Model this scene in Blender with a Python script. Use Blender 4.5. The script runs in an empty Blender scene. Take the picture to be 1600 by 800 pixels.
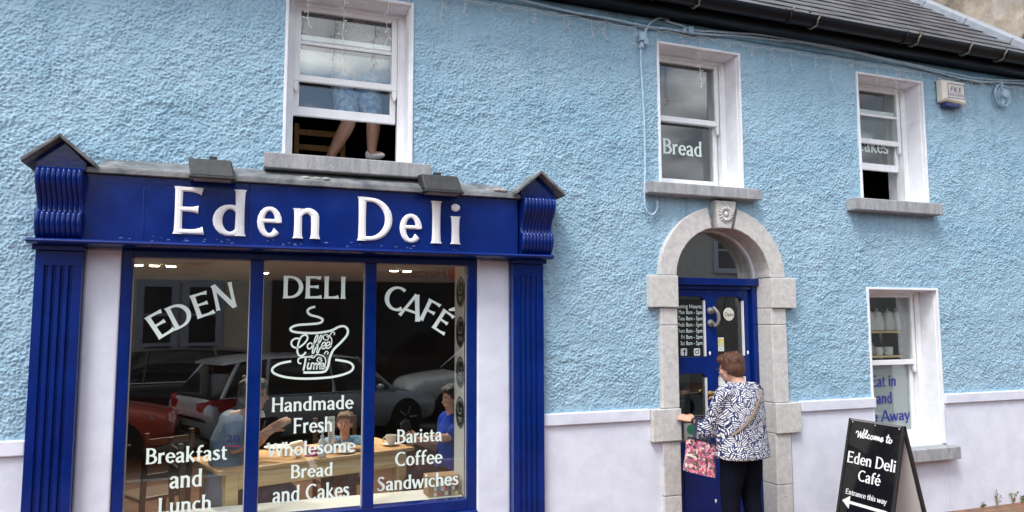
import bpy, bmesh, math, random
import numpy as np
from mathutils import Vector, Matrix
random.seed(7)
R = math.radians
PI = math.pi
sc = bpy.context.scene

# ------------------------------------------------------------------ camera
CAM = (0.0, -5.4, 1.85)
FL = 1138.0                      # focal length for a 1600 px wide frame
YAW, PITCH, ROLL = R(20.6), R(5.27), R(-0.15)
def cam_axes():
    cy, sy, cp, sp = math.cos(YAW), math.sin(YAW), math.cos(PITCH), math.sin(PITCH)
    f = Vector((sy * cp, cy * cp, sp)); r = Vector((cy, -sy, 0)); u = r.cross(f)
    cr, sr = math.cos(ROLL), math.sin(ROLL)
    return f, cr * r + sr * u, cr * u - sr * r
CF, CR, CU = cam_axes()
cd = bpy.data.cameras.new("camera"); cam = bpy.data.objects.new("camera", cd)
sc.collection.objects.link(cam); sc.camera = cam
cd.sensor_width = 36.0; cd.lens = FL / 1600 * 36.0; cd.clip_start = 0.05; cd.clip_end = 500
m = Matrix((CR, CU, -CF)).transposed().to_4x4(); m.translation = CAM; cam.matrix_world = m

# ------------------------------------------------------------------ world and sun
EXPOSURE = 0.76
SUN_EL, SUN_AZ = 58.0, 228.0     # azimuth from north (+y), clockwise: behind the camera and to its left
w = bpy.data.worlds.new("World"); sc.world = w; w.use_nodes = True
nt = w.node_tree; N = nt.nodes; L = nt.links
bg = N["Background"]; bg.inputs[1].default_value = 0.13
sky = N.new("ShaderNodeTexSky"); sky.sky_type = "NISHITA"; sky.sun_disc = False
sky.sun_elevation = R(SUN_EL); sky.sun_rotation = R(SUN_AZ); sky.air_density = 1.0; sky.dust_density = 1.5
tc = N.new("ShaderNodeTexCoord")
mp = N.new("ShaderNodeMapping"); mp.inputs["Scale"].default_value = (1.0, 1.0, 2.2); mp.inputs["Location"].default_value = (0.25, 0.1, 0.72)
L.new(tc.outputs["Generated"], mp.inputs[0])
n1 = N.new("ShaderNodeTexNoise"); n1.inputs["Scale"].default_value = 2.6; n1.inputs["Detail"].default_value = 7; n1.inputs["Roughness"].default_value = 0.55
L.new(mp.outputs[0], n1.inputs["Vector"])
r1 = N.new("ShaderNodeValToRGB")          # cloud cover
r1.color_ramp.elements[0].position = 0.40; r1.color_ramp.elements[1].position = 0.50
L.new(n1.outputs["Fac"], r1.inputs[0])
n2 = N.new("ShaderNodeTexNoise"); n2.inputs["Scale"].default_value = 5.5; n2.inputs["Detail"].default_value = 6
mp2 = N.new("ShaderNodeMapping"); mp2.inputs["Location"].default_value = (3.1, 1.7, 0.6); mp2.inputs["Scale"].default_value = (1, 1, 2.0)
L.new(tc.outputs["Generated"], mp2.inputs[0]); L.new(mp2.outputs[0], n2.inputs["Vector"])
r2 = N.new("ShaderNodeValToRGB")          # dark cloud bases to sunlit tops
for e, p, c in zip(r2.color_ramp.elements, (0.38, 0.74), ((2.4, 2.7, 3.2, 1), (17.0, 17.0, 17.3, 1))):
    e.position = p; e.color = c
sx = N.new("ShaderNodeSeparateXYZ"); L.new(tc.outputs["Generated"], sx.inputs[0])      # heavier cloud towards +x
ma = N.new("ShaderNodeMath"); ma.operation = "MULTIPLY_ADD"; ma.inputs[1].default_value = -0.16; ma.inputs[2].default_value = 0.03
L.new(sx.outputs[0], ma.inputs[0]); ad = N.new("ShaderNodeMath"); ad.operation = "ADD"
L.new(n2.outputs["Fac"], ad.inputs[0]); L.new(ma.outputs[0], ad.inputs[1]); L.new(ad.outputs[0], r2.inputs[0])
mx = N.new("ShaderNodeMixRGB")
L.new(r1.outputs[0], mx.inputs[0]); L.new(sky.outputs[0], mx.inputs[1]); L.new(r2.outputs[0], mx.inputs[2])
L.new(mx.outputs[0], bg.inputs[0])
sd = bpy.data.lights.new("sun", "SUN"); sd.energy = 2.0; sd.angle = R(20); sd.color = (1, 0.97, 0.92)
so = bpy.data.objects.new("sun", sd); sc.collection.objects.link(so)
az, el = R(SUN_AZ), R(SUN_EL)
sv = Vector((math.sin(az) * math.cos(el), math.cos(az) * math.cos(el), math.sin(el)))
so.rotation_euler = sv.to_track_quat("Z", "Y").to_euler(); so.location = (0, -12, 20)
sc.view_settings.view_transform = "Standard"; sc.view_settings.look = "None"
sc.view_settings.exposure = EXPOSURE; sc.view_settings.gamma = 1
sc.cycles.max_bounces = 8; sc.cycles.transparent_max_bounces = 16; sc.cycles.caustics_reflective = False
sc.cycles.use_denoising = True

# ------------------------------------------------------------------ helpers
def P(px, py, y=0.0):
    """pixel of the 1600x800 frame -> (x, z) on the plane at depth y"""
    d = CF + CR * ((px - 800) / FL) - CU * ((py - 400) / FL)
    t = (y - CAM[1]) / d.y
    return d.x * t, CAM[2] + d.z * t
def P3(px, py, y):
    x, z = P(px, py, y); return Vector((x, y, z))

MATS = {}
def mat(name, col, rough=0.6, metal=0.0, var=0.0, vscale=6.0, bump=0.0, bscale=60.0, spec=0.5, col2=None, coat=0.0, stretch=(1, 1, 1), lo=0.35, hi=0.65, emit=0.0, rvar=0.0):
    if name in MATS: return MATS[name]
    m = bpy.data.materials.new(name); m.use_nodes = True; MATS[name] = m
    n = m.node_tree.nodes; l = m.node_tree.links; b = n["Principled BSDF"]
    b.inputs["Base Color"].default_value = (*col, 1); b.inputs["Roughness"].default_value = rough
    b.inputs["Metallic"].default_value = metal; b.inputs["Specular IOR Level"].default_value = spec
    b.inputs["Coat Weight"].default_value = coat
    if emit: b.inputs["Emission Color"].default_value = (*col, 1); b.inputs["Emission Strength"].default_value = emit
    if var or col2 or bump or rvar:
        tc = n.new("ShaderNodeTexCoord"); mp = n.new("ShaderNodeMapping"); mp.inputs["Scale"].default_value = stretch
        l.new(tc.outputs["Object"], mp.inputs[0])
    if var or col2 or rvar:
        ns = n.new("ShaderNodeTexNoise"); ns.inputs["Scale"].default_value = vscale; ns.inputs["Detail"].default_value = 6; ns.inputs["Roughness"].default_value = 0.62
        l.new(mp.outputs[0], ns.inputs["Vector"])
    if var or col2:
        rp = n.new("ShaderNodeValToRGB"); rp.color_ramp.elements[0].position = lo; rp.color_ramp.elements[1].position = hi
        c2 = col2 if col2 else tuple(min(1, c * (1 + var)) for c in col)
        c1 = col if col2 else tuple(c * (1 - var) for c in col)
        rp.color_ramp.elements[0].color = (*c1, 1); rp.color_ramp.elements[1].color = (*c2, 1)
        l.new(ns.outputs["Fac"], rp.inputs[0]); l.new(rp.outputs[0], b.inputs["Base Color"])
    if rvar:
        mr = n.new("ShaderNodeMapRange"); mr.inputs[1].default_value = 0.3; mr.inputs[2].default_value = 0.7
        mr.inputs[3].default_value = max(0.02, rough - rvar); mr.inputs[4].default_value = min(1, rough + rvar)
        l.new(ns.outputs["Fac"], mr.inputs[0]); l.new(mr.outputs[0], b.inputs["Roughness"])
    if bump:
        bn = n.new("ShaderNodeTexNoise"); bn.inputs["Scale"].default_value = bscale; bn.inputs["Detail"].default_value = 5
        l.new(mp.outputs[0], bn.inputs["Vector"])
        bp = n.new("ShaderNodeBump"); bp.inputs["Strength"].default_value = bump; bp.inputs["Distance"].default_value = 0.01
        l.new(bn.outputs["Fac"], bp.inputs["Height"]); l.new(bp.outputs[0], b.inputs["Normal"])
    return m

def glass_mat(name, f0=0.045, tint=(0.93, 0.96, 0.95), rough=0.0):
    """thin pane: clear, with mirror reflection growing towards grazing angles (same from both sides)"""
    m = bpy.data.materials.new(name); m.use_nodes = True; MATS[name] = m
    n = m.node_tree.nodes; l = m.node_tree.links; n.clear()
    out = n.new("ShaderNodeOutputMaterial"); mixs = n.new("ShaderNodeMixShader")
    tr = n.new("ShaderNodeBsdfTransparent"); tr.inputs[0].default_value = (*tint, 1)
    gl = n.new("ShaderNodeBsdfGlossy"); gl.inputs["Roughness"].default_value = rough; gl.inputs["Color"].default_value = (1, 1, 1, 1)
    g = n.new("ShaderNodeNewGeometry"); dt = n.new("ShaderNodeVectorMath"); dt.operation = "DOT_PRODUCT"
    l.new(g.outputs["Normal"], dt.inputs[0]); l.new(g.outputs["Incoming"], dt.inputs[1])
    ab = n.new("ShaderNodeMath"); ab.operation = "ABSOLUTE"; l.new(dt.outputs["Value"], ab.inputs[0])
    om = n.new("ShaderNodeMath"); om.operation = "SUBTRACT"; om.inputs[0].default_value = 1; l.new(ab.outputs[0], om.inputs[1])
    pw = n.new("ShaderNodeMath"); pw.operation = "POWER"; pw.inputs[1].default_value = 5; l.new(om.outputs[0], pw.inputs[0])
    ma = n.new("ShaderNodeMath"); ma.operation = "MULTIPLY_ADD"; ma.inputs[1].default_value = 1 - f0; ma.inputs[2].default_value = f0
    l.new(pw.outputs[0], ma.inputs[0]); l.new(ma.outputs[0], mixs.inputs[0])
    l.new(tr.outputs[0], mixs.inputs[1]); l.new(gl.outputs[0], mixs.inputs[2]); l.new(mixs.outputs[0], out.inputs[0])
    return m

class MB:
    def __init__(s): s.v = []; s.f = []
    def add(s, vs, fs):
        o = len(s.v); s.v += [tuple(v) for v in vs]; s.f += [tuple(i + o for i in f) for f in fs]; return s
    def box(s, x0, x1, y0, y1, z0, z1):
        return s.add([(x0, y0, z0), (x1, y0, z0), (x1, y1, z0), (x0, y1, z0), (x0, y0, z1), (x1, y0, z1), (x1, y1, z1), (x0, y1, z1)],
                     [(0, 3, 2, 1), (4, 5, 6, 7), (0, 1, 5, 4), (1, 2, 6, 5), (2, 3, 7, 6), (3, 0, 4, 7)])
    def hexa(s, a, b):
        """a, b: two quads (bottom, top), same winding"""
        return s.add(list(a) + list(b), [(0, 3, 2, 1), (4, 5, 6, 7), (0, 1, 5, 4), (1, 2, 6, 5), (2, 3, 7, 6), (3, 0, 4, 7)])
    def loft(s, rings, cap=True, closed=True):
        n = len(rings[0]); o = len(s.v); fs = []
        for i in range(len(rings) - 1):
            for j in range(n if closed else n - 1):
                a, b = i * n + j, i * n + (j + 1) % n
                fs.append((a, b, b + n, a + n))
        if cap:
            fs.append(tuple(range(n - 1, -1, -1))); k = (len(rings) - 1) * n; fs.append(tuple(range(k, k + n)))
        return s.add([p for r in rings for p in r], fs)
    def prism(s, poly, y0, y1):
        """polygon of (x, z) extruded along y"""
        return s.loft([[(x, y1, z) for x, z in poly], [(x, y0, z) for x, z in poly]])
    def lathe(s, prof, c=(0, 0, 0), n=20, axis="z"):
        rings = []
        for r, h in prof:
            ring = []
            for i in range(n):
                a = 2 * PI * i / n; x, y = r * math.cos(a), r * math.sin(a)
                p = (x, y, h) if axis == "z" else ((h, x, y) if axis == "x" else (y, h, x))
                ring.append((p[0] + c[0], p[1] + c[1], p[2] + c[2]))
            rings.append(ring)
        return s.loft(rings)
    def tube(s, pts, r, n=8, caps=True):
        pts = [Vector(p) for p in pts]; rs = r if isinstance(r, (list, tuple)) else [r] * len(pts)
        rings = []; prev = None
        for i, p in enumerate(pts):
            t = (pts[min(i + 1, len(pts) - 1)] - pts[max(i - 1, 0)]).normalized()
            if prev is None:
                a = t.cross(Vector((0, 0, 1)));  a = a if a.length > 0.1 else t.cross(Vector((1, 0, 0)))
            else:
                a = prev - t * prev.dot(t)
            a.normalize(); prev = a; b = t.cross(a)
            rings.append([p + a * (rs[i] * math.cos(2 * PI * k / n)) + b * (rs[i] * math.sin(2 * PI * k / n)) for k in range(n)])
        return s.loft(rings, cap=caps)
    def ell(s, c, rx, ry, rz, n=14, m=10, rot=None):
        rings = []
        for i in range(m + 1):
            a = -PI / 2 + PI * i / m; a = max(-PI / 2 + 0.06, min(PI / 2 - 0.06, a))
            ring = []
            for k in range(n):
                q = Vector((rx * math.cos(a) * math.cos(2 * PI * k / n), ry * math.cos(a) * math.sin(2 * PI * k / n), rz * math.sin(a)))
                if rot: q = rot @ q
                ring.append(q + Vector(c))
            rings.append(ring)
        return s.loft(rings)

def wloc(o):
    v = Vector((0, 0, 0))
    while o is not None: v += o.location; o = o.parent
    return v
def link(o): sc.collection.objects.link(o); return o
def ob(name, mb, material, parent=None, bevel=0.0, smooth=False, local=False, seg=2, recalc=True):
    """link one mesh object; coordinates are the world's (or the parent's own with local=True)"""
    me = bpy.data.meshes.new(name)
    off = Vector((0, 0, 0)) if (parent is None or local) else wloc(parent)
    me.from_pydata([(x - off.x, y - off.y, z - off.z) for x, y, z in mb.v], [], mb.f)
    bm = bmesh.new(); bm.from_mesh(me)
    if recalc: bmesh.ops.recalc_face_normals(bm, faces=bm.faces)
    if bevel:
        es = [e for e in bm.edges if len(e.link_faces) == 2 and e.calc_face_angle(0) > 0.6]
        bmesh.ops.bevel(bm, geom=es, offset=bevel, segments=seg, profile=0.5, affect="EDGES", clamp_overlap=True)
    bm.to_mesh(me); bm.free()
    if smooth:
        me.shade_smooth()
        if smooth != "all": me.set_sharp_from_angle(angle=R(35))
    me.materials.append(material)
    o = bpy.data.objects.new(name, me); link(o)
    if parent: o.parent = parent
    return o
def pieces(mb):
    """the separate pieces of one mesh builder"""
    par = list(range(len(mb.v)))
    def root(i):
        while par[i] != i: par[i] = par[par[i]]; i = par[i]
        return i
    for f in mb.f:
        for k in f[1:]: par[root(k)] = root(f[0])
    out = {}
    for f in mb.f: out.setdefault(root(f[0]), []).append(f)
    res = []
    for fs in out.values():
        ids = sorted({i for f in fs for i in f}); mp_ = {i: k for k, i in enumerate(ids)}; q = MB(); q.v = [mb.v[i] for i in ids]; q.f = [tuple(mp_[i] for i in f) for f in fs]; res.append(q)
    return res
def obs(name, mb, *args, **kw): return [ob(name, q, *args, **kw) for q in pieces(mb)]
def tag(o, label=None, cat=None, group=None, kind=None):
    for k, v in (("label", label), ("category", cat), ("group", group), ("kind", kind)):
        if v: o[k] = v
    return o
def empty(name, loc, rz=0.0, label=None, cat=None, group=None):
    o = bpy.data.objects.new(name, None); o.location = loc; o.rotation_euler = (0, 0, rz); o.empty_display_size = 0.1
    link(o); return tag(o, label, cat, group)
def copy_tree(o, parent=None):
    c = o.copy(); sc.collection.objects.link(c)
    if parent: c.parent = parent
    for ch in list(o.children): copy_tree(ch, c)
    return c

# ------------------------------------------------------------------ lettering: flared strokes drawn as strips
def catmull(pts, k=6):
    if len(pts) < 3:
        a, b = pts; return [tuple(a[i] + (b[i] - a[i]) * t / k for i in range(len(a))) for t in range(k + 1)]
    out = []
    for i in range(len(pts) - 1):
        p0, p1, p2, p3 = pts[max(i - 1, 0)], pts[i], pts[i + 1], pts[min(i + 2, len(pts) - 1)]
        for t in range(k):
            u = t / k
            out.append(tuple(0.5 * (2 * p1[j] + (p2[j] - p0[j]) * u + (2 * p0[j] - 5 * p1[j] + 4 * p2[j] - p3[j]) * u * u + (3 * p1[j] - p0[j] - 3 * p2[j] + p3[j]) * u ** 3) for j in range(len(p1))))
    out.append(tuple(pts[-1])); return out
W0 = 0.165
def V(x, y0, y1, w=1.0, f0=1.35, f1=1.35, dx=0.0):
    w *= W0; h = y1 - y0
    return [(x, y0, w * f0), (x, y0 + 0.03 * h, w * (f0 * .6 + .4)), (x, y0 + 0.10 * h, w * 1.03), (x + dx / 2, y0 + 0.5 * h, w * .94), (x + dx, y0 + 0.9 * h, w * 1.03), (x + dx, y0 + 0.97 * h, w * (f1 * .6 + .4)), (x + dx, y1, w * f1)], 1
def H(x0, x1, y, w=0.62, f=1.7, dy=0.0):
    w *= W0
    return [(x0, y, w), (x0 + (x1 - x0) * .6, y, w), (x0 + (x1 - x0) * .9, y + dy * .6, w * (1 + (f - 1) * .55)), (x1, y + dy, w * f)], 1
def A(cx, cy, rx, ry, a0, a1, thick=1.0, thin=0.55, n=16, end=1.0):
    out = []
    for i in range(n + 1):
        a = R(a0 + (a1 - a0) * i / n); k = abs(math.cos(a)) ** 1.3
        wd = W0 * (thin + (thick - thin) * k)
        if end != 1.0 and i > n - 3: wd *= 1 + (end - 1) * (i - n + 3) / 3
        out.append((cx + rx * math.cos(a), cy + ry * math.sin(a), wd))
    return out, 0
def D2(x0, y0, x1, y1, w=1.0, f0=1.3, f1=1.3):
    w *= W0; q = lambda t: (x0 + (x1 - x0) * t, y0 + (y1 - y0) * t)
    return [(*q(0), w * f0), (*q(.1), w * 1.05), (*q(.5), w * .95), (*q(.9), w * 1.05), (*q(1), w * f1)], 1
def S(*pts): return [(x, y, w * W0) for x, y, w in pts], 1
X = 0.66
GL = {
 "E": (0.68, [V(.12, 0, 1), H(.1, .62, .945, dy=-.03), H(.1, .54, .525), H(.1, .66, .055, dy=.03)]),
 "F": (0.62, [V(.12, 0, 1), H(.1, .6, .945, dy=-.03), H(.1, .52, .51)]),
 "L": (0.60, [V(.12, 0, 1), H(.1, .6, .055, dy=.03)]),
 "I": (0.26, [V(.13, 0, 1)]),
 "H": (0.78, [V(.12, 0, 1), V(.66, 0, 1), H(.12, .66, .53, f=1)]),
 "D": (0.80, [V(.12, 0, 1), H(.1, .3, .947, .6, 1), H(.1, .3, .053, .6, 1), A(.28, .5, .43, .447, 90, -90)]),
 "B": (0.66, [V(.12, 0, 1), H(.1, .3, .947, .6, 1), H(.1, .33, .53, .55, 1), H(.1, .33, .053, .6, 1), A(.28, .74, .24, .207, 90, -90), A(.3, .29, .29, .237, 90, -90)]),
 "C": (0.76, [A(.47, .5, .38, .447, 52, 308, end=1.3)]),
 "A": (0.80, [D2(.03, 0, .39, 1, .7), D2(.77, 0, .40, 1, 1.05), H(.17, .63, .3, .6, 1)]),
 "N": (0.82, [V(.12, 0, 1, .75), V(.70, 0, 1, .75), D2(.10, 1, .71, 0, 1.05, 1, .9)]),
 "W": (1.06, [D2(.04, 1, .27, 0, 1.0), D2(.27, 0, .52, .95, .7, .8), D2(.52, .95, .77, 0, 1.0, .8), D2(.77, 0, 1.02, 1, .7)]),
 "S": (0.56, [S((.46, .84, 1.0), (.4, .93, .7), (.27, .955, .62), (.13, .87, .85), (.12, .71, 1.05), (.27, .55, 1.15), (.42, .4, 1.1), (.46, .22, 1.0), (.36, .08, .75), (.22, .045, .62), (.1, .09, .7), (.05, .2, 1.0))]),
 "T": (0.64, [V(.33, 0, 1), H(.33, .64, .945, dy=-.03), H(.33, .02, .945, dy=-.03)]),
 "a": (0.54, [S((.07, .5, .8), (.13, .6, .62), (.27, .625, .62), (.38, .55, .95), (.405, .42, 1.0), (.405, .16, 1.0), (.43, .05, .9), (.51, .01, .55)), S((.40, .38, .5), (.25, .34, .6), (.11, .26, .9), (.09, .13, 1.0), (.17, .04, .75), (.29, .06, .6), (.40, .17, .5))]),
 "b": (0.58, [V(.11, 0, 1), A(.28, .33, .21, .292, 140, -150)]),
 "c": (0.48, [A(.29, .33, .21, .292, 48, 312, end=1.3)]),
 "d": (0.60, [V(.47, 0, 1), A(.30, .33, .22, .292, 40, 322)]),
 "e": (0.54, [A(.29, .33, .215, .292, -2, 322, end=1.2), H(.08, .56, .355, .52, 1)]),
 "f": (0.38, [S((.42, .93, 1.0), (.36, .965, .75), (.26, .94, .7), (.18, .82, .95), (.165, .6, 1), (.165, .3, .95), (.165, .06, 1.0), (.165, 0, 1.3)), H(.02, .37, .605, .55, 1.2)]),
 "h": (0.60, [V(.11, 0, 1), S((.12, .45, .5), (.2, .57, .6), (.32, .615, .8), (.44, .53, 1.0), (.46, .38, 1), (.46, .1, 1), (.46, 0, 1.3))]),
 "i": (0.25, [V(.12, 0, X), ([(.12 - .085, .87, .09), (.12 - .04, .87, .16), (.12, .87, .18), (.12 + .04, .87, .16), (.12 + .085, .87, .09)], 1)]),
 "k": (0.56, [V(.11, 0, 1), D2(.14, .27, .45, X, .62, 1, 1.4), D2(.22, .36, .52, 0, 1.0, .8, 1.4)]),
 "l": (0.25, [V(.12, 0, 1)]),
 "m": (0.92, [V(.11, 0, X), S((.12, .45, .5), (.2, .57, .6), (.31, .615, .8), (.43, .53, 1.0), (.45, .38, 1), (.45, .1, 1), (.45, 0, 1.3)), S((.46, .45, .5), (.54, .57, .6), (.65, .615, .8), (.77, .53, 1.0), (.79, .38, 1), (.79, .1, 1), (.79, 0, 1.3))]),
 "n": (0.60, [V(.11, 0, X), S((.12, .45, .5), (.2, .57, .6), (.32, .615, .8), (.44, .53, 1.0), (.46, .38, 1), (.46, .1, 1), (.46, 0, 1.3))]),
 "o": (0.58, [A(.29, .33, .22, .292, 90, 452)]),
 "p": (0.58, [V(.11, -.3, X), A(.28, .33, .21, .292, 140, -150)]),
 "r": (0.40, [V(.11, 0, X), S((.12, .42, .5), (.19, .55, .65), (.28, .605, .9), (.38, .6, 1.15))]),
 "s": (0.44, [S((.37, .54, .9), (.31, .615, .65), (.2, .62, .6), (.1, .555, .85), (.11, .45, .95), (.22, .36, 1.05), (.34, .27, 1.0), (.365, .15, .95), (.28, .06, .7), (.16, .04, .6), (.07, .08, .7), (.04, .15, .95))]),
 "t": (0.40, [S((.17, .86, .5), (.165, .72, .9), (.165, .5, 1), (.165, .22, 1), (.19, .08, .9), (.28, .035, .7), (.38, .05, .6)), H(.02, .37, .605, .55, 1.2)]),
 "u": (0.60, [S((.11, X, 1.3), (.11, .55, 1), (.11, .25, 1.0), (.16, .09, .9), (.27, .045, .7), (.38, .1, .55), (.46, .22, .5)), V(.47, 0, X)]),
 "w": (0.82, [D2(.03, X, .21, 0, 1.0), D2(.21, 0, .40, .62, .68, .8), D2(.40, .62, .59, 0, 1.0, .8), D2(.59, 0, .78, X, .68)]),
 "y": (0.52, [D2(.03, X, .27, .04, 1.0, 1.3, .8), S((.49, X, .9), (.4, .4, .65), (.27, .04, .7), (.18, -.2, .75), (.08, -.27, 1.0))]),
 " ": (0.28, []),
}
GL["é"] = (0.54, GL["e"][1] + [S((.22, .76, .5), (.4, .96, 1.1))])
GL["É"] = (0.68, GL["E"][1] + [S((.26, 1.08, .5), (.46, 1.27, 1.1))])
def strip(mb, pts, T, t0, t1, ridge=False):
    """pts (x, y, w) in letter space; T maps (x, y) to world, n is the normal; t0/t1 back and front offsets"""
    fn, nrm = T; n = len(pts); rows = []
    for i in range(n):
        a, b = pts[max(i - 1, 0)], pts[min(i + 1, n - 1)]
        dx, dy = b[0] - a[0], b[1] - a[1]; d = math.hypot(dx, dy) or 1
        ox, oy = -dy / d, dx / d; x, y, wd = pts[i][:3]; h = wd / 2
        def q(k, t): return fn(x + ox * h * k, y + oy * h * k) + nrm * t
        if ridge:
            e = 0.45
            rows.append([q(1, t0), q(1, t0 + (t1 - t0) * .45), q(e, t1), q(-e, t1), q(-1, t0 + (t1 - t0) * .45), q(-1, t0)])
        else:
            rows.append([q(1, t0), q(1, t1), q(-1, t1), q(-1, t0)])
    mb.loft(rows)
def glyph(mb, ch, T, t0, t1, ridge=False):
    fn, nrm = T
    for k, (pts, smooth) in enumerate(GL[ch][1]):
        pp = catmull(pts, 5) if smooth else pts
        strip(mb, pp, T, t0, t1 + (t1 - t0) * 0.03 * k + (0.00012 * k), ridge)
def text_adv(s, gap=0.05): return sum(GL[c][0] + gap for c in s) - gap
def frame2(o, ux, uz):
    """letter space -> world with origin o, axis vectors ux, uz"""
    o, ux, uz = Vector(o), Vector(ux), Vector(uz)
    return lambda x, y: o + ux * x + uz * y
def line_text(mb, s, o, o2, cap, up, nrm, t0=0.0, t1=0.0008, gap=0.05, ridge=False):
    """lettering from o to o2 (3D baseline ends) of cap height cap"""
    o, o2, up, nrm = Vector(o), Vector(o2), Vector(up), Vector(nrm)
    ux = (o2 - o) / text_adv(s, gap); x = 0
    for c in s:
        glyph(mb, c, (frame2(o + ux * x, ux, up * cap), nrm), t0, t1, ridge); x += GL[c][0] + gap
def pane_text(mb, s, px0, py0, px1, py1, ptop, y, gap=0.05):
    """one line on the pane at depth y: baseline from (px0,py0) to (px1,py1), capital top at ptop"""
    a, b, c = P3(px0, py0, y), P3(px1, py1, y), P3(px0, ptop, y)
    zb = (a.z + b.z) / 2
    line_text(mb, s, (a.x, y, zb), (b.x, y, zb), c.z - a.z, (0, 0, 1), (0, -1, 0), gap=gap)
def mono(mb, pts, y, w, k=6, t=0.0008, off=0.0, taper=False):
    """rounded line through pixel points on a pane"""
    q = [(*P(px, py, y), w) for px, py in pts]; q = catmull(q, k)
    if taper:
        n = len(q); q = [(a, b, w * (0.45 + 0.55 * min(1, 4 * min(i, n - 1 - i) / n + 0.1))) for i, (a, b, _) in enumerate(q)]
    strip(mb, q, (lambda a, b: Vector((a, y, b)), Vector((0, -1, 0))), 0, t + off)
def font_mesh(mb, s, o, ux, up, nrm, size, width=None, t=0.0006, align="LEFT", spacing=1.0, shear=0.0):
    """small plain lettering with the built-in font"""
    cu = bpy.data.curves.new("t", "FONT"); cu.body = s; cu.size = 1.0; cu.align_x = align; cu.extrude = 0.0; cu.space_character = spacing; cu.shear = shear
    cu.resolution_u = 3
    to = bpy.data.objects.new("t", cu); link(to)
    dg = bpy.context.evaluated_depsgraph_get(); me = to.evaluated_get(dg).to_mesh()
    o, ux, up, nrm = Vector(o), Vector(ux), Vector(up), Vector(nrm)
    xs = [v.co.x for v in me.vertices]; k = size
    kx = size if width is None else width / (max(xs) - min(xs))
    x0 = min(xs) if (align == "LEFT" and width is not None) else 0
    mb.add([o + ux * ((v.co.x - x0) * kx) + up * (v.co.y * k) + nrm * t for v in me.vertices], [tuple(p.vertices) for p in me.polygons])
    bpy.data.objects.remove(to); bpy.data.curves.remove(cu)
# ------------------------------------------------------------------ materials
BLUE = (0.001, 0.017, 0.150)
M = {}
M["blue"] = mat("blue_gloss_paint", BLUE, .15, var=.16, vscale=5, bump=.05, bscale=35, rvar=.05, spec=.36)
M["white"] = mat("white_gloss_paint", (.85, .86, .88), .35, var=.05, vscale=9, bump=.08, bscale=40)
M["reveal"] = mat("white_masonry_paint", (.76, .78, .83), .75, var=.07, vscale=7, bump=.25, bscale=30)
M["lilac"] = mat("lilac_white_render", (.60, .63, .74), .8, var=.07, vscale=3.5, bump=.6, bscale=7, col2=(.70, .73, .84), lo=.30, hi=.58)
M["stone"] = mat("cut_limestone", (.43, .425, .42), .88, bump=.3, bscale=60, col2=(.585, .575, .56), vscale=22, lo=.28, hi=.60)
M["sill"] = mat("grey_stone_sill", (.26, .27, .29), .85, bump=.6, bscale=90, col2=(.40, .41, .43), vscale=12, stretch=(2.2, 1, .5))
M["lead"] = mat("weathered_lead", (.09, .10, .11), .55, bump=.3, bscale=30, col2=(.30, .31, .32), vscale=8, lo=.36, hi=.72)
M["black"] = mat("black_gutter", (.006, .007, .010), .35, var=.2, vscale=6, spec=.2)
M["vinyl"] = mat("pale_vinyl_lettering", (.72, .84, .80), .6)
M["signwhite"] = mat("white_sign_letters", (.82, .82, .84), .4, var=.04, vscale=20)
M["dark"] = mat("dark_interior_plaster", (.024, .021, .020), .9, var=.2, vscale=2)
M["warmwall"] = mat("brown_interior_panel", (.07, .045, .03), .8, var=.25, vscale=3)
M["ceil"] = mat("cream_ceiling", (.60, .54, .45), .9)
M["floorwood"] = mat("brown_tiled_floor", (.10, .055, .038), .5, var=.35, vscale=5)
M["boardwhite"] = mat("white_board", (.72, .73, .72), .6, var=.03)
M["glass"] = glass_mat("window_glass", .085)
M["shopglass"] = glass_mat("shop_glass", .07)
M["cable"] = mat("blue_painted_cable", (.38, .54, .66), .55, var=.15, vscale=20)
M["wire"] = mat("cream_light_wire", (.62, .60, .55), .5)
M["wood"] = mat("varnished_pine", (.47, .26, .11), .4, col2=(.60, .38, .19), vscale=5, stretch=(1, 8, 8), bump=.06, bscale=30)
M["pine"] = mat("pale_pine", (.62, .42, .20), .5, col2=(.74, .54, .29), vscale=4, stretch=(1, 9, 9), bump=.05)

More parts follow.
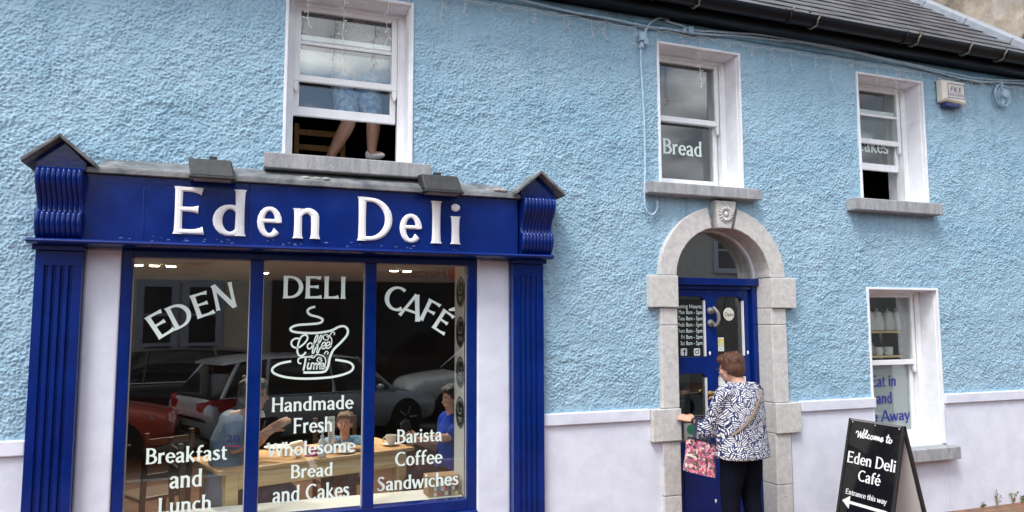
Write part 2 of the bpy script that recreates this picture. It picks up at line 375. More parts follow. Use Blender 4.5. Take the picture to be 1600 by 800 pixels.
def render_mat():
    m = mat("sky_blue_roughcast", (.30, .52, .68), .9)
    n = m.node_tree.nodes; l = m.node_tree.links; b = n["Principled BSDF"]
    tc = n.new("ShaderNodeTexCoord")
    a = n.new("ShaderNodeTexNoise"); a.inputs["Scale"].default_value = 1.3; a.inputs["Detail"].default_value = 6; a.inputs["Roughness"].default_value = .65
    l.new(tc.outputs["Object"], a.inputs["Vector"])
    rp = n.new("ShaderNodeValToRGB"); rp.color_ramp.elements[0].position = .35; rp.color_ramp.elements[1].position = .68
    rp.color_ramp.elements[0].color = (.26, .435, .565, 1); rp.color_ramp.elements[1].color = (.355, .525, .645, 1)
    l.new(a.outputs["Fac"], rp.inputs[0])
    # weather streaks: tall thin stains
    mp = n.new("ShaderNodeMapping"); mp.inputs["Scale"].default_value = (3.2, 1, .35); l.new(tc.outputs["Object"], mp.inputs[0])
    s = n.new("ShaderNodeTexNoise"); s.inputs["Scale"].default_value = 2.2; s.inputs["Detail"].default_value = 5; l.new(mp.outputs[0], s.inputs["Vector"])
    r2 = n.new("ShaderNodeValToRGB"); r2.color_ramp.elements[0].position = .55; r2.color_ramp.elements[1].position = .75
    r2.color_ramp.elements[0].color = (0, 0, 0, 1); r2.color_ramp.elements[1].color = (.65, .65, .65, 1); l.new(s.outputs["Fac"], r2.inputs[0])
    mx = n.new("ShaderNodeMixRGB"); mx.inputs[2].default_value = (.22, .375, .49, 1)
    l.new(r2.outputs[0], mx.inputs[0]); l.new(rp.outputs[0], mx.inputs[1]); at = n.new("ShaderNodeAttribute"); at.attribute_name = "stain"
    m3 = n.new("ShaderNodeMixRGB"); m3.inputs[2].default_value = (.15, .20, .235, 1)
    l.new(at.outputs["Fac"], m3.inputs[0]); l.new(mx.outputs[0], m3.inputs[1]); l.new(m3.outputs[0], b.inputs["Base Color"])
    f = n.new("ShaderNodeTexNoise"); f.inputs["Scale"].default_value = 110; f.inputs["Detail"].default_value = 4; l.new(tc.outputs["Object"], f.inputs["Vector"])
    bp = n.new("ShaderNodeBump"); bp.inputs["Strength"].default_value = .5; bp.inputs["Distance"].default_value = .006
    l.new(f.outputs["Fac"], bp.inputs["Height"]); l.new(bp.outputs[0], b.inputs["Normal"])
    return m
M["render"] = render_mat()

# ------------------------------------------------------------------ the street
def brick_mat(name, c1, c2, cm, scale, w=.2, h=.1, mortar=.008, rough=.85):
    m = mat(name, c1, rough); n = m.node_tree.nodes; l = m.node_tree.links; b = n["Principled BSDF"]
    tc = n.new("ShaderNodeTexCoord"); br = n.new("ShaderNodeTexBrick")
    br.inputs["Color1"].default_value = (*c1, 1); br.inputs["Color2"].default_value = (*c2, 1); br.inputs["Mortar"].default_value = (*cm, 1)
    br.inputs["Scale"].default_value = scale; br.inputs["Brick Width"].default_value = w; br.inputs["Row Height"].default_value = h; br.inputs["Mortar Size"].default_value = mortar
    l.new(tc.outputs["Object"], br.inputs["Vector"])
    ns = n.new("ShaderNodeTexNoise"); ns.inputs["Scale"].default_value = 7; ns.inputs["Detail"].default_value = 6; l.new(tc.outputs["Object"], ns.inputs["Vector"])
    mx = n.new("ShaderNodeMixRGB"); mx.blend_type = "MULTIPLY"; mx.inputs[0].default_value = .7
    l.new(br.outputs["Color"], mx.inputs[1]); l.new(ns.outputs["Color"], mx.inputs[2]); l.new(mx.outputs[0], b.inputs["Base Color"])
    bp = n.new("ShaderNodeBump"); bp.inputs["Strength"].default_value = .5; bp.inputs["Distance"].default_value = .004
    l.new(br.outputs["Fac"], bp.inputs["Height"]); bp.invert = True; l.new(bp.outputs[0], b.inputs["Normal"])
    return m
M["paver"] = brick_mat("red_brown_pavers", (.36, .17, .10), (.30, .15, .09), (.12, .10, .08), 1.0)
M["asphalt"] = mat("asphalt", (.05, .05, .052), .9, var=.25, vscale=20, bump=.5, bscale=160)
M["kerb"] = mat("granite_kerb", (.30, .29, .28), .85, var=.15, vscale=14, bump=.3)
M["paint"] = mat("white_road_paint", (.75, .75, .72), .7, var=.1, vscale=10)
g = tag(ob("ground", MB().box(-150, 150, -150, 150, -.40, -.16), mat("earth", (.16, .14, .11), .95, var=.2)), kind="structure")
tag(ob("road", MB().box(-60, 60, -10.8, -4.4, -.155, -.12), M["asphalt"]), kind="structure")
tag(ob("pavement", MB().box(-40, 40, -4.25, .9, -.15, 0.0), M["paver"]), kind="structure")
tag(ob("pavement", MB().box(-40, 40, -13.6, -10.95, -.15, 0.0), M["paver"]), kind="structure")
kb = MB()
for i in range(60):
    kb.box(-30 + i, -29.01 + i, -4.40, -4.252, -.15, .004); kb.box(-30 + i, -29.01 + i, -10.948, -10.80, -.15, .004)
tag(ob("kerb", kb, M["kerb"], bevel=.01), kind="structure")
rm = MB()
for i in range(14): rm.box(-28 + i * 4, -26 + i * 4, -7.65, -7.55, -.121, -.116)
for i in range(10): rm.box(-29 + i * 6, -28.9 + i * 6, -6.4, -4.45, -.121, -.116)
tag(ob("road_marking", rm, M["paint"]), kind="structure")

# ------------------------------------------------------------------ the cafe building
bld = empty("cafe_building", (0, 0, 0), label="sky blue roughcast cafe building with dark blue shopfront, stone door arch and slate roof", cat="building")
XL, XR, ZT = -3.2, 8.50, 4.60
Z1, Z2 = 3.06, 4.307
WIN = {"w1": (.286, 1.19, Z1, Z2), "w2": (3.41, 4.255, Z1, Z2), "w3": (5.69, 6.545, Z1, Z2), "w4": (5.70, 6.593, .655, 2.166)}
SHOP = (-1.19, 2.255, 0.0, 2.86)
DOOR = (3.515, 4.50, 0.0, 2.255)      # the arch above: centre 4.0075, rx .4925, rz .44
def open_rects():
    return list(WIN.values()) + [SHOP, (3.42, 4.60, -1, 2.255)]

def vnoise(x, z, seed):
    """smooth value noise on a unit lattice"""
    rng = np.random.RandomState(seed); T = rng.rand(512, 512)
    xi, zi = np.floor(x).astype(int), np.floor(z).astype(int); fx, fz = x - xi, z - zi
    fx = fx * fx * (3 - 2 * fx); fz = fz * fz * (3 - 2 * fz)
    g = lambda a, b: T[(xi + a) % 512, (zi + b) % 512]
    return (g(0, 0) * (1 - fx) + g(1, 0) * fx) * (1 - fz) + (g(0, 1) * (1 - fx) + g(1, 1) * fx) * fz
def worley(x, z, seed):
    """distance to the nearest jittered cell point, and that cell's random height"""
    rng = np.random.RandomState(seed); J = rng.rand(256, 256, 3); xi, zi = np.floor(x).astype(int), np.floor(z).astype(int)
    best = np.full(x.shape, 9.0); hh = np.zeros(x.shape)
    for a in (-1, 0, 1):
        for b in (-1, 0, 1):
            q = J[(xi + a) % 256, (zi + b) % 256]; d = (xi + a + q[..., 0] - x) ** 2 + (zi + b + q[..., 1] - z) ** 2
            m_ = d < best; best = np.where(m_, d, best); hh = np.where(m_, q[..., 2], hh)
    return np.sqrt(best), hh
def rough_height(x, z):
    """thrown roughcast: stones of many sizes under paint, uneven from patch to patch"""
    wx = vnoise(x / .02, z / .02, 5) * .010; wz = vnoise(x / .02 + 40, z / .02, 6) * .010
    d1, h1 = worley((x + wx) / .0185, (z + wz) / .0160, 1); d2, h2 = worley((x + wz) / .0115 + 9, (z + wx) / .0105, 2)
    g1 = np.clip(1 - (d1 / .72) ** 2, 0, 1) * (.25 + .75 * h1); g2 = np.clip(1 - (d2 / .75) ** 2, 0, 1) * (.2 + .8 * h2)
    n = vnoise(x / .045 + 7, z / .04, 8); c = vnoise(x / .30, z / .25, 3)
    amp = .70 + .6 * vnoise(x / .16 + 3, z / .14, 9)
    return -.004 - (.0135 * np.maximum(g1, .8 * g2) + .007 * n) * amp - .004 * c
def skin(name, x0, x1, z0, z1, step, rects, fn, material, parent):
    def axis(a, b, cuts):
        pts = sorted({a, b, *[c for c in cuts if a < c < b]}); out = []
        for p, q in zip(pts, pts[1:]):
            n = max(1, round((q - p) / step)); out += list(np.linspace(p, q, n, endpoint=False))
        return np.array(out + [b])
    xs = axis(x0, x1, [v for r in rects for v in r[:2]]); zs = axis(z0, z1, [v for r in rects for v in r[2:]])
    GX, GZ = np.meshgrid(xs, zs, indexing="ij"); Y = fn(GX, GZ)
    nx, nz = GX.shape; co = np.stack([GX, Y, GZ], -1).reshape(-1, 3)
    i, j = np.meshgrid(np.arange(nx - 1), np.arange(nz - 1), indexing="ij")
    cx = (xs[:-1] + xs[1:]) / 2; cz = (zs[:-1] + zs[1:]) / 2; CX, CZ = np.meshgrid(cx, cz, indexing="ij"); keep = np.ones(CX.shape, bool)
    keep &= ~((((CX - 4.0075) / .575) ** 2 + ((CZ - 2.255) / .54) ** 2 < 1) & (CZ > 2.2))      # under the arch stones
    for r in rects: keep &= ~((CX > r[0]) & (CX < r[1]) & (CZ > r[2]) & (CZ < r[3]))
    i, j = i[keep], j[keep]; q = np.stack([i * nz + j, (i + 1) * nz + j, (i + 1) * nz + j + 1, i * nz + j + 1], -1)
    me = bpy.data.meshes.new(name); me.vertices.add(len(co)); me.vertices.foreach_set("co", co.ravel().astype(np.float32))
    me.loops.add(q.size); me.loops.foreach_set("vertex_index", q.ravel().astype(np.int32))
    me.polygons.add(len(q)); me.polygons.foreach_set("loop_start", (np.arange(len(q)) * 4).astype(np.int32))
    me.polygons.foreach_set("loop_total", np.full(len(q), 4, np.int32)); me.update(calc_edges=True); me.validate(); me.shade_smooth()
    me.materials.append(material); o = bpy.data.objects.new(name, me); link(o); o.parent = parent; return o
wall_ = skin("wall", XL, XR, 1.10, ZT, .0058, open_rects(), rough_height, M["render"], bld)

# rain streaks and grime: below the sills, below the gutter joints, odd patches (kept as a per-point value)
wco = np.empty(len(wall_.data.vertices) * 3, np.float32); wall_.data.vertices.foreach_get("co", wco); wco = wco.reshape(-1, 3); wx_, wz_ = wco[:, 0], wco[:, 2]
stv = np.zeros(len(wx_)); fine = vnoise(wx_ / .022, wz_ / .5, 21) * .6 + vnoise(wx_ / .009, wz_ / .3, 22) * .4
for x0, x1, zs, ln in ((.13, 1.34, 2.95, .0), (3.21, 4.40, 2.95, .75), (5.47, 6.63, 2.93, .9), (XL, XR, 4.47, .42), (-1.3, -.85, 3.0, .5), (2.0, 2.42, 2.85, .9), (6.70, 7.12, 4.10, .5), (3.02, 3.12, 3.9, .7)):
    if ln:
        t = np.clip((zs - wz_) / (ln * (.35 + .65 * vnoise(wx_ / .10 + x0, wx_ * 0, 23))), 0, 1); inx = (wx_ > x0) & (wx_ < x1) & (wz_ < zs)
        stv += np.where(inx, (1 - t) * np.clip(fine * 2 - .75, 0, 1) * (.22 if x0 == XL else .36), 0)
sa = wall_.data.attributes.new("stain", "FLOAT", "POINT"); sa.data.foreach_set("value", np.clip(stv, 0, .6).astype(np.float32))

# masonry behind the render, cut into boxes round the openings (outer face 3 mm behind the skin's back)
def boxes_around(mb, x0, x1, z0, z1, y0, y1, rects):
    xs = sorted({x0, x1, *[v for r in rects for v in r[:2] if x0 < v < x1]})
    for a, b in zip(xs, xs[1:]):
        zs = [(z0, z1)]
        for r in rects:
            if r[0] <= a + 1e-6 and r[1] >= b - 1e-6:
                nz = []
                for p, q in zs:
                    if r[2] > p: nz.append((p, min(q, r[2])))
                    if r[3] < q: nz.append((max(p, r[3]), q))
                zs = [(p, q) for p, q in nz if q - p > 1e-4]
        for p, q in zs: mb.box(a, b, y0, y1, p, q)
    return mb
ob("masonry", boxes_around(MB(), XL, XR, 0, ZT, .001, .36, list(WIN.values()) + [(-.73, 1.74, .40, 2.42), (3.49, 4.525, -1, 2.74)]), M["reveal"], bld)
# plinth with its projecting band
pl = MB()
for a, b in ((XL, -1.2), (2.262, 3.36), (4.70, 5.69), (5.69, 6.62), (6.62, XR)):
    pl.box(a + .001, b - .001, -.03, .0, 0, .50 if a == 5.69 else 1.04)
obs("plinth", pl, M["lilac"], bld)
pb = MB()
for a, b in ((XL, -1.205), (2.266, 3.235), (4.81, 5.70), (6.613, XR)): pb.box(a, b, -.055, .0, 1.042, 1.137)
obs("plinth_band", pb, M["lilac"], bld, bevel=.008)

# ---- roof: slate courses from the eaves up, back slope, lead-capped verge
PT = R(40)
def roofp(x, s, h=0.0):   # s metres up the slope from the eaves edge, h above the plane
    return (x, -.20 + s * math.cos(PT) - h * math.sin(PT), 4.665 + s * math.sin(PT) + h * math.cos(PT))
sl = MB(); XV = 8.42
for c in range(22):
    x = XL - (0 if c % 2 else .15)
    while x < XV:
        wd = .30 + random.uniform(-.012, .012); a, b = max(x, XL), min(x + wd - .004, XV)
        if b - a > .03:
            e = random.uniform(-.006, .006); t = .011 + random.uniform(0, .004); s0, s1 = c * .215 + e, c * .215 + .44
            sl.hexa([roofp(a, s0, .006), roofp(b, s0, .006), roofp(b, s1, -.010), roofp(a, s1, -.010)],
                    [roofp(a, s0, .006 + t), roofp(b, s0, .006 + t), roofp(b, s1, -.006), roofp(a, s1, -.006)])
        x += wd
m_sl = mat("grey_slate", (.05, .053, .062), .55, bump=.25, bscale=25, col2=(.115, .115, .13), vscale=3.2, rvar=.12)
roof = ob("roof", sl, m_sl, bld)
rb = MB(); a0 = roofp(0, 0, -.02); a1 = roofp(0, 4.9, -.02)
rb.loft([[(x, a0[1], a0[2]), (x, a1[1], a1[2]), (x, 2 * a1[1] - a0[1], a0[2])] for x in (XL, XV)])
ob("roof_deck", rb, mat("roof_timber", (.08, .06, .045), .9), roof)
cp = MB()
for i in range(7):
    s0, s1 = i * .72 - .05, i * .72 + .665
    cp.hexa([roofp(XV - .03, s0, -.03), roofp(XV + .21, s0, -.03), roofp(XV + .21, s1, -.03), roofp(XV - .03, s1, -.03)],
            [roofp(XV - .03, s0, .085), roofp(XV + .21, s0, .085), roofp(XV + .21, s1, .085), roofp(XV - .03, s1, .085)])
ob("coping", cp, mat("pale_concrete_coping", (.27, .295, .34), .85, var=.12, vscale=8, bump=.3), roof, bevel=.012)
# gutter, fascia board behind it, brackets
gt = MB(); ring = []
for x in (XL, 9.3):
    o_ = [(x, -.30 + .075 * math.cos(PI + PI * k / 10) + .02, 4.655 + .085 * math.sin(PI + PI * k / 10)) for k in range(11)]
    i_ = [(x, -.30 + .067 * math.cos(PI + PI * k / 10) + .02, 4.658 + .077 * math.sin(PI + PI * k / 10)) for k in range(10, -1, -1)]
    ring.append(o_ + i_)
gt.loft(ring); gt.box(XL, XR, -.200, -.165, 4.52, 4.66); gt.box(XL, XR, -.163, .03, 4.525, 4.545)
for i in range(9): gt.tube([(XL + .8 + i * 1.4, -.28 + .08 * math.cos(a), 4.655 + .09 * math.sin(a)) for a in np.linspace(PI, 2 * PI, 9)], .011, 6)
gut = ob("gutter", gt, M["black"], bld, smooth=True)
gb = MB()
for x in (3.62, 4.9, 6.15, 6.85, 7.35, 7.9):
    gb.tube([(x + .01 * math.sin(k * 2), -.285 + .088 * math.cos(a), 4.655 + .098 * math.sin(a)) for k, a in enumerate(np.linspace(PI * .95, 1.75 * PI, 9))], .008, 5)
obs("bracket", gb, mat("worn_bracket_metal", (.16, .14, .12), .7, var=.4, vscale=40), gut)
# eaves course under the gutter, painted a darker blue
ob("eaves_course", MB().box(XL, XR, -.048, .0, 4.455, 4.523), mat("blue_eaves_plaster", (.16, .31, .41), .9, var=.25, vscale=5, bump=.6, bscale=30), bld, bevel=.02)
# ---- side and back walls, floors and partitions of the rooms
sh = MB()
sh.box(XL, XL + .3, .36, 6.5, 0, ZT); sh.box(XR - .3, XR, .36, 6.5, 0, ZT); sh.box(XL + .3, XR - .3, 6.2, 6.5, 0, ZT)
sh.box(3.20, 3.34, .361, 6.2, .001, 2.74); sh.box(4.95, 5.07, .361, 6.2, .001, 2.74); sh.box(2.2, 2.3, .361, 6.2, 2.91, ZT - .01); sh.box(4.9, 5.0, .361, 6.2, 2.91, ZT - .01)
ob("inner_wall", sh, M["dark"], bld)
ob("ceiling", MB().box(XL + .3, XR - .3, .361, 6.2, 2.74, 2.90), M["ceil"], bld)
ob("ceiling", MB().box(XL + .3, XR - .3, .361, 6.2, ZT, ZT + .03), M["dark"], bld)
ob("ceiling", MB().box(XL + .31, 3.199, .362, 6.199, 2.50, 2.735), M["ceil"], bld)
ob("floor", MB().box(XL + .3, XR - .3, .905, 6.2, -.05, .0), M["floorwood"], bld)
ob("floor", MB().box(XL + .3, XR - .3, .37, .904, -.03, .004), M["floorwood"], bld)
ob("added_backdrop_wall", MB().box(3.345, 4.945, 1.9, 2.0, .01, 2.735), mat("pale_fanlight_backdrop", (.42, .46, .42), .8), bld)  # added pale wall behind the door, coloured to make the fanlight look lighter
# downlights in the shop ceiling, lit
for x, y in ((-1.02, 3.35), (-.86, 3.35), (-.70, 3.4), (.3, 4.2), (1.75, 3.3), (1.92, 3.35), (.55, 1.9), (-.2, 1.5), (1.4, 1.7)):
    dl = ob("ceiling_light", MB().lathe([(.055, 2.482), (.06, 2.495), (.075, 2.499)], (x, y, 0), 16), mat("lamp_rim", (.7, .7, .68), .4), bld)
    ob("lamp", MB().lathe([(.045, 2.476), (.05, 2.4815)], (x, y, 0), 16), mat("lit_downlight", (1.0, .82, .55), .5, emit=30), dl)

# ---- sash windows
def sash_window(key, bars, lift=0.0):
    x0, x1, z0, z1 = WIN[key]; yf = .17; zm = z0 + (z1 - z0) * .53
    fr = MB()      # box frame set in the reveal
    fr.box(x0, x0 + .045, yf, .30, z0, z1); fr.box(x1 - .045, x1, yf, .30, z0, z1); fr.box(x0 + .045, x1 - .045, yf, .30, z1 - .03, z1)
    fr.box(x0 + .045, x1 - .045, yf - .02, .30, z0, z0 + .035)
    fr.box(x0 + .045, x0 + .058, yf + .008, yf + .026, z0 + .035, z1 - .03); fr.box(x1 - .058, x1 - .045, yf + .008, yf + .026, z0 + .035, z1 - .03)
    win = ob("window", fr, M["white"], bld, bevel=.004)
    # painted plaster margin and reveal lining
    rv = MB(); t = .022
    for a, b, c, d in ((x0 - t, x0, z0, z1 + t), (x1, x1 + t, z0, z1 + t), (x0, x1, z1, z1 + t)): rv.box(a, b, -.031, .004, c, d)
    rv.box(x0 - t, x0 + .006, .005, yf - .003, z0 + .001, z1); rv.box(x1 - .006, x1 + t, .005, yf - .003, z0 + .001, z1); rv.box(x0 + .007, x1 - .007, .005, yf - .003, z1 - .006, z1 + t)
    obs("reveal", rv, M["reveal"], win, bevel=.004)
    il = MB()      # inner lining
    il.box(x0 - .001, x0 + .01, .302, .46, z0 + .036, z1 - .001); il.box(x1 - .02, x1 + .001, .302, .42, z0 + .036, z1 - .001)
    obs("lining", il, M["reveal"], win)
    a, b = x0 + .058, x1 - .058
    def sash(y, za, zb, st, top, bot, bars_):
        s = MB(); d = .04
        s.box(a, a + st, y, y + d, za, zb); s.box(b - st, b, y, y + d, za, zb)
        s.box(a + st, b - st, y + .001, y + d - .001, zb - top, zb); s.box(a + st, b - st, y + .001, y + d - .001, za, za + bot)
        if bars_: zc = (za + bot + zb - top) / 2; s.box(a + st, b - st, y + .004, y + d - .004, zc - .013, zc + .013)
        return s, (a + st, b - st, za + bot, zb - top)
    s, g = sash(yf + .028, zm - .035, z1 - .03, .045, .035, .05, bars)
    for sx in (a, b - .036):   # horns under the meeting rail
        s.prism([(sx, zm - .035), (sx + .036, zm - .035), (sx + .036, zm - .085), (sx + .026, zm - .115), (sx + .010, zm - .115), (sx, zm - .085)], yf + .066, yf + .03)
    us = ob("upper_sash", s, M["white"], win, bevel=.004)
    up = ob("pane", MB().box(g[0], g[1], yf + .046, yf + .050, g[2], g[3]), M["glass"], win)
    zb = zm + .012 + lift; za = z0 + .036 + lift
    s, g2 = sash(yf + .074, za, zb, .045, .04, .07, False)
    ob("lower_sash", s, M["white"], win, bevel=.004)
    ob("pane", MB().box(g2[0], g2[1], yf + .092, yf + .096, g2[2], g2[3]), M["glass"], win)
    return win, g, g2
def sill(win, x0, x1, z0, z1, y0=-.13):
    s = MB(); n = 14
    for i in range(1): s.hexa([(x0, y0, z0), (x1, y0, z0), (x1, .168, z0), (x0, .168, z0)], [(x0, y0, z1 - .012), (x1, y0, z1 - .012), (x1, .168, z1), (x0, .168, z1)])
    return ob("sill", s, M["sill"], win, bevel=.008)
w1, g1u, g1l = sash_window("w1", True, .335); sill(w1, .14, 1.335, 2.935, 3.058)
w2, g2u, g2l = sash_window("w2", False, 0); sill(w2, 3.22, 4.39, 2.947, 3.058)
w3, g3u, g3l = sash_window("w3", True, .325); sill(w3, 5.478, 6.622, 2.922, 3.05)
w4, g4u, g4l = sash_window("w4", False, 0); sill(w4, 5.56, 6.68, .517, .648)
YU, YLo = .215, .261       # front faces of the upper and lower panes, a hair in front
t = MB(); pane_text(t, "Bread", 1035.6, 240.5, 1097, 244.5, 216.5, YLo); ob("lettering", t, M["vinyl"], w2)
t = MB(); pane_text(t, "Cakes", 1337, 236.5, 1387.5, 239.5, 214, YLo); ob("lettering", t, M["vinyl"], w3)
fz = mat("frosted_film", (.42, .44, .45), .5, var=.04)
ob("frosted_film", MB().box(g4l[0] + .002, g4l[1] - .002, .268, .271, g4l[2] + .002, g4l[3] - .002), fz, w4)
bv = mat("blue_vinyl_lettering", (.015, .025, .25), .5)
for tx in (("Eat in", 1361.5, 604, 1400.5, 603, 586.5), ("and", 1369.7, 630.5, 1394.5, 629.5, 613), ("Take Away", 1332, 659.5, 1422, 657.5, 642)):
    t = MB(); pane_text(t, *tx, YLo); ob("lettering", t, bv, w4)

# ---- stone door surround
AX, RX, RZ, ZS = 4.0075, .4925, .44, 2.255
def arc_pt(a, rx, rz, y): return (AX + rx * math.cos(a), y, ZS + rz * math.sin(a))
st = MB()
def voussoir(a0, a1, y0=-.065):
    n = 9; rings = []
    for k in range(n):
        a = a0 + (a1 - a0) * k / (n - 1)
        rings.append([arc_pt(a, RX, RZ, y0), arc_pt(a, RX + .17, RZ + .185, y0), arc_pt(a, RX + .17, RZ + .185, .12), arc_pt(a, RX, RZ, .30)])
    st.loft(rings)
voussoir(.004, R(76)); voussoir(R(104), PI - .004)
for s in (0, 1):
    fx = lambda d: (DOOR[0] - d) if s == 0 else (DOOR[1] + d)
    def blk(d, z0, z1, y0, dj=0):
        a, b = sorted((fx(d), fx(0))); st.box(a, b, y0, .30, z0, z1)
    blk(.272, 1.98, 2.253, -.085); blk(.165, 1.83, 1.977, -.062); blk(.165, 1.136, 1.827, -.064); blk(.277, .867, 1.133, -.085); blk(.17, .42, .864, -.064); blk(.17, 0.002, .417, -.063)
arch = ob("door_surround", st, M["stone"], bld, bevel=.007)
k = MB(); kx0, kx1 = 3.912, 4.15
k.prism([(3.94, 2.68), (4.075, 2.68), (kx1 - .01, 2.925), (kx0, 2.925)], .10, -.088)
ks = ob("keystone", k, M["stone"], arch, bevel=.006)
fl = MB(); fc = (4.022, -.09, 2.805)
for i in range(16):
    a = 2 * PI * i / 16; c, s_ = math.cos(a), math.sin(a)
    fl.tube([(fc[0] + c * .03, -.088, fc[2] + s_ * .03), (fc[0] + c * .055, -.098, fc[2] + s_ * .055), (fc[0] + c * .078, -.089, fc[2] + s_ * .078)], [.005, .010, .005], 6)
fl.ell((fc[0], -.088, fc[2]), .026, .016, .026, 12, 8)
ob("rosette", fl, M["stone"], ks, smooth=True)
# ---- fanlight, door frame, door
df = MB(); y0 = .12
df.box(3.516, 3.575, y0, .20, .0, 2.20); df.box(4.44, 4.499, y0, .20, .0, 2.20)
df.box(3.5155, 4.4995, y0 - .03, .20, 2.185, 2.252); df.box(3.575, 4.44, y0 + .01, .20, 2.15, 2.185)
door = ob("door", df, M["blue"], bld, bevel=.006)
fan = MB(); n = 20
pts = [arc_pt(PI * i / n, RX - .002, RZ - .002, 0) for i in range(n + 1)]
fan.prism([(p[0], p[2]) for p in pts], .166, .160)
ob("fanlight", fan, glass_mat("fanlight_glass", .20), door)
fr = MB()
for i in range(n):
    a0, a1 = PI * i / n, PI * (i + 1) / n
    fr.hexa([arc_pt(a0, RX - .001, RZ - .001, .14), arc_pt(a1, RX - .001, RZ - .001, .14), arc_pt(a1, RX - .001, RZ - .001, .19), arc_pt(a0, RX - .001, RZ - .001, .19)],
            [arc_pt(a0, RX - .022, RZ - .022, .14), arc_pt(a1, RX - .022, RZ - .022, .14), arc_pt(a1, RX - .022, RZ - .022, .19), arc_pt(a0, RX - .022, RZ - .022, .19)])
ob("fanlight_frame", fr, M["reveal"], door)
LX0, LX1 = 3.577, 4.438
lf = MB(); yd0, yd1 = .155, .20
XS = (LX0, 3.655, 3.945, 4.07, 4.365, LX1)
lf.box(XS[0], XS[1], yd0, yd1, .01, 2.148); lf.box(XS[2], XS[3], yd0, yd1, .01, 2.148); lf.box(XS[4], XS[5], yd0, yd1, .01, 2.148)
for a, b in ((XS[1], XS[2]), (XS[3], XS[4])):
    lf.box(a, b, yd0 + .001, yd1, 2.085, 2.148); lf.box(a, b, yd0 + .001, yd1, 1.40, 1.545); lf.box(a, b, yd0 + .001, yd1, .01, .80); 
    for cx, sx in ((a, 1), (b, -1)):      # small rounded corners at the panel heads
        lf.prism([(cx, 2.085), (cx + sx * .05, 2.085), (cx + sx * .02, 2.07), (cx, 2.04)], yd1 - .001, yd0 + .002)
        lf.prism([(cx, 1.40), (cx + sx * .05, 1.40), (cx + sx * .02, 1.385), (cx, 1.355)], yd1 - .001, yd0 + .002)
    lf.box(a + .03, b - .03, yd0 - .006, yd0 + .001, .12, .70)
ob("door_leaf", lf, M["blue"], door, bevel=.006)
gp = MB()
for a, b in ((XS[1], XS[2]), (XS[3], XS[4])):
    for z0, z1 in ((1.545, 2.085), (.80, 1.40)): gp.box(a - .004, b + .004, .178, .183, z0 - .004, z1 + .004)
obs("pane", gp, M["shopglass"], door)
ed = MB()
for z0, z1 in ((1.55, 2.05), (.81, 1.36)):
    ed.box(XS[2] - .007, XS[2] + .001, .150, .177, z0, z1); ed.box(XS[4] - .007, XS[4] + .001, .150, .177, z0, z1)
obs("glazing_bead", ed, M["white"], door)
brs = mat("aged_steel", (.30, .29, .27), .5, metal=.6, var=.2, vscale=20)
hd = MB(); hx = 4.0
for z in (1.845, 1.955): hd.lathe([(.032, .155), (.034, .148), (.028, .135), (.016, .13), (.014, .10)], (hx, 0, z), 16, axis="y")
hd.tube([(hx, .105, 1.99), (hx + .012, .085, 1.965), (hx + .03, .075, 1.93), (hx + .034, .072, 1.88), (hx + .025, .08, 1.84), (hx + .002, .10, 1.815)], [.010, .014, .016, .016, .013, .010], 10)
ob("handle", hd, brs, door, smooth=True)
kn = MB().lathe([(.03, .155), (.03, .148), (.014, .14), (.014, .11), (.03, .10), (.036, .085), (.03, .068), (.012, .063)], (3.975, 0, 1.215), 18, axis="y")
ob("knob", kn, mat("brass", (.45, .32, .12), .3, metal=.9), door, smooth=True)
bo = MB()
for x, z in ((3.985, 1.575), (4.40, 1.575), (4.005, .28)): bo.ell((x, .152, z), .010, .006, .018)
obs("bolt", bo, M["white"], door, smooth=True)
# things on the door glass: opening hours, open sign, notices
yg = .1775
oh = MB(); oh.box(3.658, 3.942, yg - .0004, yg, 1.548, 2.06)
panel = ob("hours_panel", oh, mat("black_vinyl", (.010, .010, .011), .25), door)
hv = MB(); 
rows = ["Opening Hours:", "Mon", "Tues", "Weds", "Thurs", "Fri", "Sat"]
for i, s in enumerate(rows):
    py = 481 + i * 9.75; x0, z = P(1052, py, yg); xr, _ = P(1097.5, py, yg); xa, _ = P(1072, py, yg); xd, _ = P(1069.8, py, yg)
    h = .052
    if i == 0: font_mesh(hv, s, (xr - .325, yg - .0008, z - .003), (1, 0, 0), (0, 0, 1), (0, -1, 0), h, .318)
    else:
        font_mesh(hv, s, (xd, yg - .0008, z), (.68, 0, 0), (0, 0, 1), (0, -1, 0), h, align="RIGHT")
        font_mesh(hv, "8am - 5pm", (xa, yg - .0008, z), (1, 0, 0), (0, 0, 1), (0, -1, 0), h, xr - xa)
ob("lettering", hv, M["vinyl"], door)
ic = MB()
def rbox(mb, cx, cz, s, y, r=.012):
    pts = []
    for qx, qz, a0 in ((1, 1, 0), (-1, 1, 90), (-1, -1, 180), (1, -1, 270)):
        for k in range(5): a = R(a0 + k * 22.5); pts.append((cx + qx * (s - r) + r * math.cos(a), cz + qz * (s - r) + r * math.sin(a)))
    mb.prism(pts, y + .0004, y)
fx, fz_ = P(1068.5, 550, yg); cx_, cz_ = P(1089, 550, yg)
rbox(ic, fx, fz_, .033, yg - .0012); rbox(ic, cx_, cz_, .033, yg - .0012); ob("icon", ic, mat("silver_vinyl", (.6, .66, .66), .4), door)
i2 = MB(); yy = yg - .0016
i2.box(fx + .002, fx + .012, yy, yy + .0003, fz_ - .031, fz_ + .010); i2.box(fx - .008, fx + .020, yy - .0003, yy, fz_ + .000, fz_ + .009); i2.box(fx + .004, fx + .020, yy - .0006, yy - .0003, fz_ + .014, fz_ + .023); i2.box(fx + .002, fx + .010, yy - .0009, yy - .0006, fz_ + .008, fz_ + .020)
